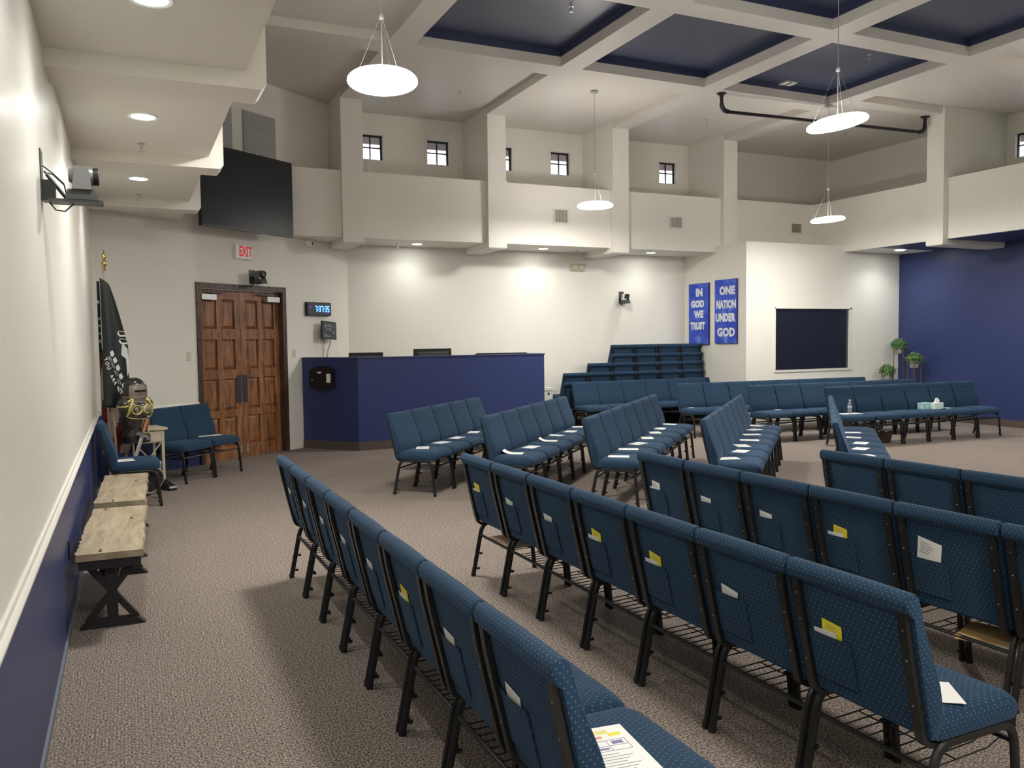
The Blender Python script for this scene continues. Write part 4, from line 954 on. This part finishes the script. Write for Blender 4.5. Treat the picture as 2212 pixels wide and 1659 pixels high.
for s_ in (-1, 1):
    trim([(s_*.058, 1.085), (s_*.10, 1.04), (s_*.128, .985), (s_*.135, .93), (s_*.150, .885)], [.018, .026, .028, .024, .014]).build('gold_trim', GOLD, t)
    trim([(s_*.05, 1.09), (s_*.09, 1.07), (s_*.13, 1.05), (s_*.165, 1.03)], .024).build('gold_trim', GOLD, t)
    trim([(s_*.065 + .048*cos(a), .955 + .046*sin(a)) for a in [2*pi*k/18 for k in range(19)]], .013).build('gold_trim', GOLD, t)
    c_ = tfront(s_*.065, .955, .0); MB().lathe([(0, -.01), (.036, -.01), (.034, .008), (.014, .014), (0, .014)], 16).xf(Matrix.Translation(c_) @ Matrix.Rotation(pi/2, 4, 'X') @ Matrix.Rotation(-s_*.35, 4, 'Y')).build('chest_boss', STEEL, t)
trim([(-.14, .875), (-.07, .858), (0, .85), (.07, .858), (.14, .875)], .009).build('gold_trim', GOLD, t)
trim([(.015, .845), (.10, .835), (.12, .76), (.085, .69), (.02, .70), (-.005, .77), (.015, .845)], .0075).build('gold_trim', GOLD, t)
for q_ in range(5): trim([(-.02 + .006*q_, 1.04 - q_*.026), (.0, 1.03 - q_*.026), (.018 - .004*q_, 1.042 - q_*.026)], .005).build('silver_mark', LAMPW, t)
for q_ in range(4): trim([(.02, .735 + q_*.025), (.055, .745 + q_*.025), (.09, .738 + q_*.025)], .0045).build('silver_mark', LAMPW, t)
MB().lathe([(.150, .59), (.158, .592), (.158, .665), (.150, .667)], 28, cap=False).xf(Matrix.Diagonal((1, .78, 1, 1))).build('belt', BLACK, t)
tx = text_mesh('TRUTH', .055, LAMPW, .0008, .001)
for v in tx.vertices:
    a = -pi/2 + (v.co.x)/.135 + .75; r_ = .161
    v.co = Vector((r_*cos(a), r_*.78*sin(a), .63 + v.co.y))
tx.update(); inst(tx, 'lettering', t)
for s_ in (-1, 1):
    pd = MB(); pd.loft([[(s_*(.10 + .085*sin(a)*c_), -.005 + .085*cos(b2)*c_ * .0 + .09*q_, 1.015 + .075*cos(a)*c_) for a in [(-.2 + 2.1*k/8) for k in range(9)]] for q_, c_ in ((-1.0, .55), (-.75, .86), (-.3, 1.0), (.3, 1.0), (.75, .86), (1.0, .55)) for b2 in (0,)], cap=False, closed=False)
    p_o = pd.build('pauldron', GUN, t, ang=60)
    ed = MB(); ed.tube([(s_*(.10 + .087*sin(1.9)*c_), -.005 + .09*q_, 1.015 + .077*cos(1.9)*c_) for q_, c_ in ((-1.0, .55), (-.75, .86), (-.3, 1.0), (.3, 1.0), (.75, .86), (1.0, .55))], .010, 7); ed.build('gold_edge', GOLD, p_o)
# helmet with visor
hm = MB(); hm.loft([ell(.110, .115, 1.085, .005), ell(.116, .125, 1.10, .005), ell(.112, .12, 1.14), ell(.108, .118, 1.19), ell(.100, .11, 1.235), ell(.08, .09, 1.27), ell(.05, .058, 1.293), ell(.018, .02, 1.302)])
h_ = hm.build('helmet', mat('gunmetal_gloss', (.05, .047, .045), .22, metal=.6), t, ang=60)
vis = MB()
def vr(a, k, z, r=.128): return (r*sin(a), -r*1.02*cos(a) + .004, z)
an = [-1.0 + 2.0*k/10 for k in range(11)]
vis.loft([[vr(a, 0, 1.055 - .02*cos(a*1.5), .118) for a in an], [vr(a, 0, 1.13, .127) for a in an], [vr(a, 0, 1.185, .124) for a in an], [vr(a, 0, 1.215 + .015*cos(a*1.5), .118) for a in an]], cap=False, closed=False)
v_ = vis.build('visor', STEEL, h_, ang=60)
tr = MB(); tr.tube([vr(a, 0, 1.055 - .02*cos(a*1.5), .120) for a in an] + [vr(1.0, 0, 1.13, .129), vr(1.0, 0, 1.185, .126)] + [vr(a, 0, 1.215 + .015*cos(a*1.5), .120) for a in reversed(an)] + [vr(-1.0, 0, 1.185, .126), vr(-1.0, 0, 1.13, .129), vr(-1.0, 0, 1.055 - .02*cos(1.5), .120)], .0045, 6)
tr.tube([(.115*cos(a), .005 + .125*sin(a), 1.092) for a in [2*pi*k/28 for k in range(29)]], .006, 6); tr.tube([vr(a, 0, 1.172, .129) for a in an[2:9]], .004, 5); tr.tube([vr(a, 0, 1.142, .131) for a in an[2:9]], .004, 5)
tr.build('copper_edge', COPPER, v_)
sl = MB(); sl.loft([[vr(a, 0, 1.147, .1295) for a in an[2:9]], [vr(a, 0, 1.167, .1285) for a in an[2:9]]], cap=False, closed=False); sl.build('eye_slit', mat('void_black', (.002, .002, .002), .9), v_)
# sword hung at the hip
sw = thing('toy_sword', 'toy sword with orange wrapped grip hung across the armour belt', 'sword'); sw.matrix_world = Matrix.Translation((KX, KY, 0)) @ Matrix.Rotation(KR, 4, 'Z') @ Matrix.Translation((-.035, -.150, .665)) @ Matrix.Rotation(.38, 4, 'Y')
gr = MB(); gr.lathe([(0, .04), (.013, .04), (.013, .20), (0, .20)], 10); gr.build('grip', mat('orange_grip', (.38, .12, .06), .6), sw)
for k in range(7): MB().lathe([(.014, 0), (.0155, .006), (.014, .012)], 10, c=(0, 0, .048 + k*.021), cap=False).build('grip_wrap', mat('orange_wrap', (.5, .17, .08), .6), sw)
MB().lathe([(0, 0), (.018, .006), (.022, .02), (.014, .036), (0, .04)], 12, c=(0, 0, .2)).build('pommel', STEEL, sw)
MB().hexa([(-.085, -.014, -.005), (.085, -.014, -.005), (.085, .014, -.005), (-.085, .014, -.005)], [(-.06, -.012, .035), (.06, -.012, .035), (.06, .012, .035), (-.06, .012, .035)]).build('crossguard', STEEL, sw, ang=0)
MB().loft([[(-.024, 0, 0), (0, -.006, 0), (.024, 0, 0), (0, .006, 0)], [(-.022, 0, -.36), (0, -.006, -.36), (.022, 0, -.36), (0, .006, -.36)], [(-.001, 0, -.42), (0, -.001, -.42), (.001, 0, -.42), (0, .001, -.42)]]).build('blade', SILVER, sw, ang=20)
# shield leaning at its feet and the strap shoe cover
sh = thing('toy_shield', 'round silver and black embossed shield leaning at the armour base', 'shield', (.17, 9.90, .165), 0, rot=(-1.25+.0, 0, .45))
MB().lathe([(0, .04), (.06, .036), (.12, .022), (.15, .006), (.158, 0), (.15, -.004), (0, .025)], 26, cap=False).build('shield_face', mat('embossed_black', (.05, .05, .048), .3, metal=.5, noise=(26, .8)), sh)
MB().tube([(.152*cos(a), .152*sin(a), .004) for a in [2*pi*k/26 for k in range(27)]], .010, 7).build('rim', mat('silver_rim', (.6, .6, .57), .3, metal=.6), sh)
em = MB()
for k in range(7):
    a = 2*pi*k/7; em.tube([(.02*cos(a), .02*sin(a), .042), (.07*cos(a+.2), .07*sin(a+.2), .037), (.12*cos(a), .12*sin(a), .026)], .006, 6)
em.build('emboss', STEEL, sh)
so = thing('armour_shoe', 'black armour shoe cover with white lettering on the carpet', 'shoe', (.36, 10.19, 0), .5)
MB().loft([[(-.045, -.10, 0), (.045, -.10, 0), (.045, .10, 0), (-.045, .10, 0)], [(-.048, -.105, .02), (.048, -.105, .02), (.048, .105, .02), (-.048, .105, .02)], [(-.04, -.08, .06), (.04, -.08, .06), (.042, .1, .075), (-.042, .1, .075)], [(-.03, .0, .085), (.03, .0, .085), (.03, .09, .11), (-.03, .09, .11)]]).build('shoe_body', BLACK, so, ang=30)
MB().box(-.046, .046, -.106, -.10, .03, .05).build('white_band', mat('grey_white_marks', (.5, .5, .5), .6, noise=(120, .9)), so, ang=0)

# ================================================================== FLAGS
POLEM = mat('pale_pole_wood', (.55, .40, .25), .45)
FLB = mat('black_flag_cloth', (.012, .016, .016), .55, bump=(200, .002)); FLN = mat('navy_flag_cloth', (.010, .012, .03), .6); FLR = mat('red_flag_cloth', (.16, .015, .022), .6); FLW = mat('white_flag_cloth', (.55, .53, .50), .6)
FPRINT = mat('flag_white_print', (.66, .67, .66), .6)
def flag_fn(x0, y0, ztop, zbot, wtop, wbot, amp, nf, ph, sag=.0, wk=1.35):
    def S(u, v, off=0.):
        w = wtop + (wbot - wtop)*min(1, v*wk)**.8; z = ztop + (zbot - ztop)*v - sag*u*(1-v*.4)
        x = x0 + w*u; y = y0 + amp*min(1, v*2.2+.1)*sin(ph + u*nf*2*pi + v*1.3) - off
        return Vector((x, y, z))
    return S
def cloth(S, nu, nv, pick, name, mats, parent):
    m = MB(); m.V = [tuple(S(i/nu, j/nv)) for j in range(nv+1) for i in range(nu+1)]
    for j in range(nv):
        for i in range(nu): a = j*(nu+1)+i; m.Fc.append([a, a+1, a+nu+2, a+nu+1]); m.M.append(pick((i+.5)/nu, (j+.5)/nv))
    o = m.build(name, mats, parent, ang=80)
    so_ = o.modifiers.new('thick', 'SOLIDIFY'); so_.thickness = .003
    return o
def flag_pole(t, base, top, fin=True):
    b_, tp = Vector(base), Vector(top)
    MB().tube([b_ + Vector((0, 0, .06)), tp], .0135, 10).build('pole', POLEM, t)
    MB().lathe([(0, 0), (.11, 0), (.11, .02), (.05, .045), (.022, .09), (0, .09)], 18, c=b_).build('pole_base', BRASS, t)
    if fin:
        MB().lathe([(0, 0), (.016, 0), (.02, .012), (.012, .03), (.024, .05), (.03, .075), (.024, .10), (.012, .118), (.02, .13), (.024, .15), (.012, .18), (.004, .225), (0, .23)], 14, c=tp).build('finial', BRASS, t)
        MB().tube([tp + Vector((0, 0, -.10)), tp + Vector((0, 0, -.03))], .02, 8).build('white_collar', FLW, t)
US = thing('national_flag', 'stars and stripes flag hanging on a pole in the corner', 'flag')
flag_pole(US, (-.235, 10.42, 0), (-.215, 10.40, 2.50))
S1 = flag_fn(-.300, 10.44, 2.38, .42, .06, .34, .035, 1.6, .4)
def us_pick(u, v):
    if v < .42: return 0
    return 1 if int((u*3.2 + v*5.5)) % 2 == 0 else 2
cloth(S1, 40, 44, us_pick, 'flag_cloth', [FLN, FLR, FLW], US)
for k, (u, v) in enumerate(((.06, .12), (.10, .215), (.06, .255), (.10, .30), (.05, .345), (.16, .34), (.2, .26), (.3, .3), (.36, .2))):
    m = MB(); c_ = S1(u, v, .008); pts = []
    for q_ in range(10):
        r_ = .024 if q_ % 2 == 0 else .010; a = pi/2 + q_*pi/5 + .2; pts.append((c_.x + r_*cos(a), c_.z + r_*sin(a)))
    m.loft([[(x, c_.y, z) for x, z in pts], [(x, c_.y + .004, z) for x, z in pts]]); m.build('star', FPRINT, US, ang=0)
PW = thing('black_flag', 'black memorial flag with white emblem and lettering on a pole', 'flag')
flag_pole(PW, (-.150, 10.20, 0), (-.215, 10.24, 2.36), fin=False)
S2 = flag_fn(-.262, 10.16, 2.40, .98, .085, .262, .022, 1.15, 2.2, .06, 2.0)
cloth(S2, 30, 40, lambda u, v: 1 if u < .05 and v < .55 else 0, 'flag_cloth', [FLB, FLW], PW)
def map2(me, fu):
    for v in me.vertices: v.co = fu(v.co.x, v.co.y)
    me.update(); return me
def flat_poly(pts, nm='emblem'):
    m = MB(); m.add([S2(u, v, .007) for u, v in pts], [tuple(range(len(pts)))]); m.build(nm, FPRINT, PW, ang=0)
# lettering runs down and to the right along an arc near the bottom edge
for i, ch in enumerate('YOU ARE NOT FOR'):
    if ch == ' ': continue
    a = i/14.; u, v = .14 + .80*a**1.15, .625 + .285*a - .06*sin(pi*a)*-1
    me = text_mesh(ch, .05, FPRINT, .0, .0022); rot = -.95 + .22*a
    def fu(x, y, u=u, v=v, rot=rot):
        X, Z = x*cos(rot) - y*sin(rot), x*sin(rot) + y*cos(rot)
        b_ = S2(u, v, .008); return Vector((b_.x + X, b_.y, b_.z + Z))
    inst(map2(me, fu), 'lettering', PW)
# wreath of paired leaves, white profile piece and cropped top letters
for k in range(6):
    u, v = .30 + .10*k, .565 + .045*k + .004*k*k
    flat_poly([(u, v), (u + .10, v - .018), (u + .17, v + .012), (u + .10, v + .034), (u + .02, v + .03)])
    ring = [(u - .06, v + .035), (u + .02, v + .045), (u + .07, v + .075), (u - .01, v + .068)]
    m = MB(); m.tube([S2(a, b_, .007) for a, b_ in ring + ring[:1]], .0028, 5); m.build('leaf_outline', FPRINT, PW)
flat_poly([(.80, .47), (.97, .52), (1.0, .60), (1.0, .70), (.93, .74), (.90, .60), (.72, .575)])
for v0 in (.385, .445):
    m = MB(); m.tube([S2(.99, v0, .007), (S2(.76, v0 + .0, .007)), (S2(.70, v0 + .02, .007)), (S2(.76, v0 + .038, .007)), (S2(.99, v0 + .03, .007))], .011, 6, flat=.35); m.build('emblem', FPRINT, PW)
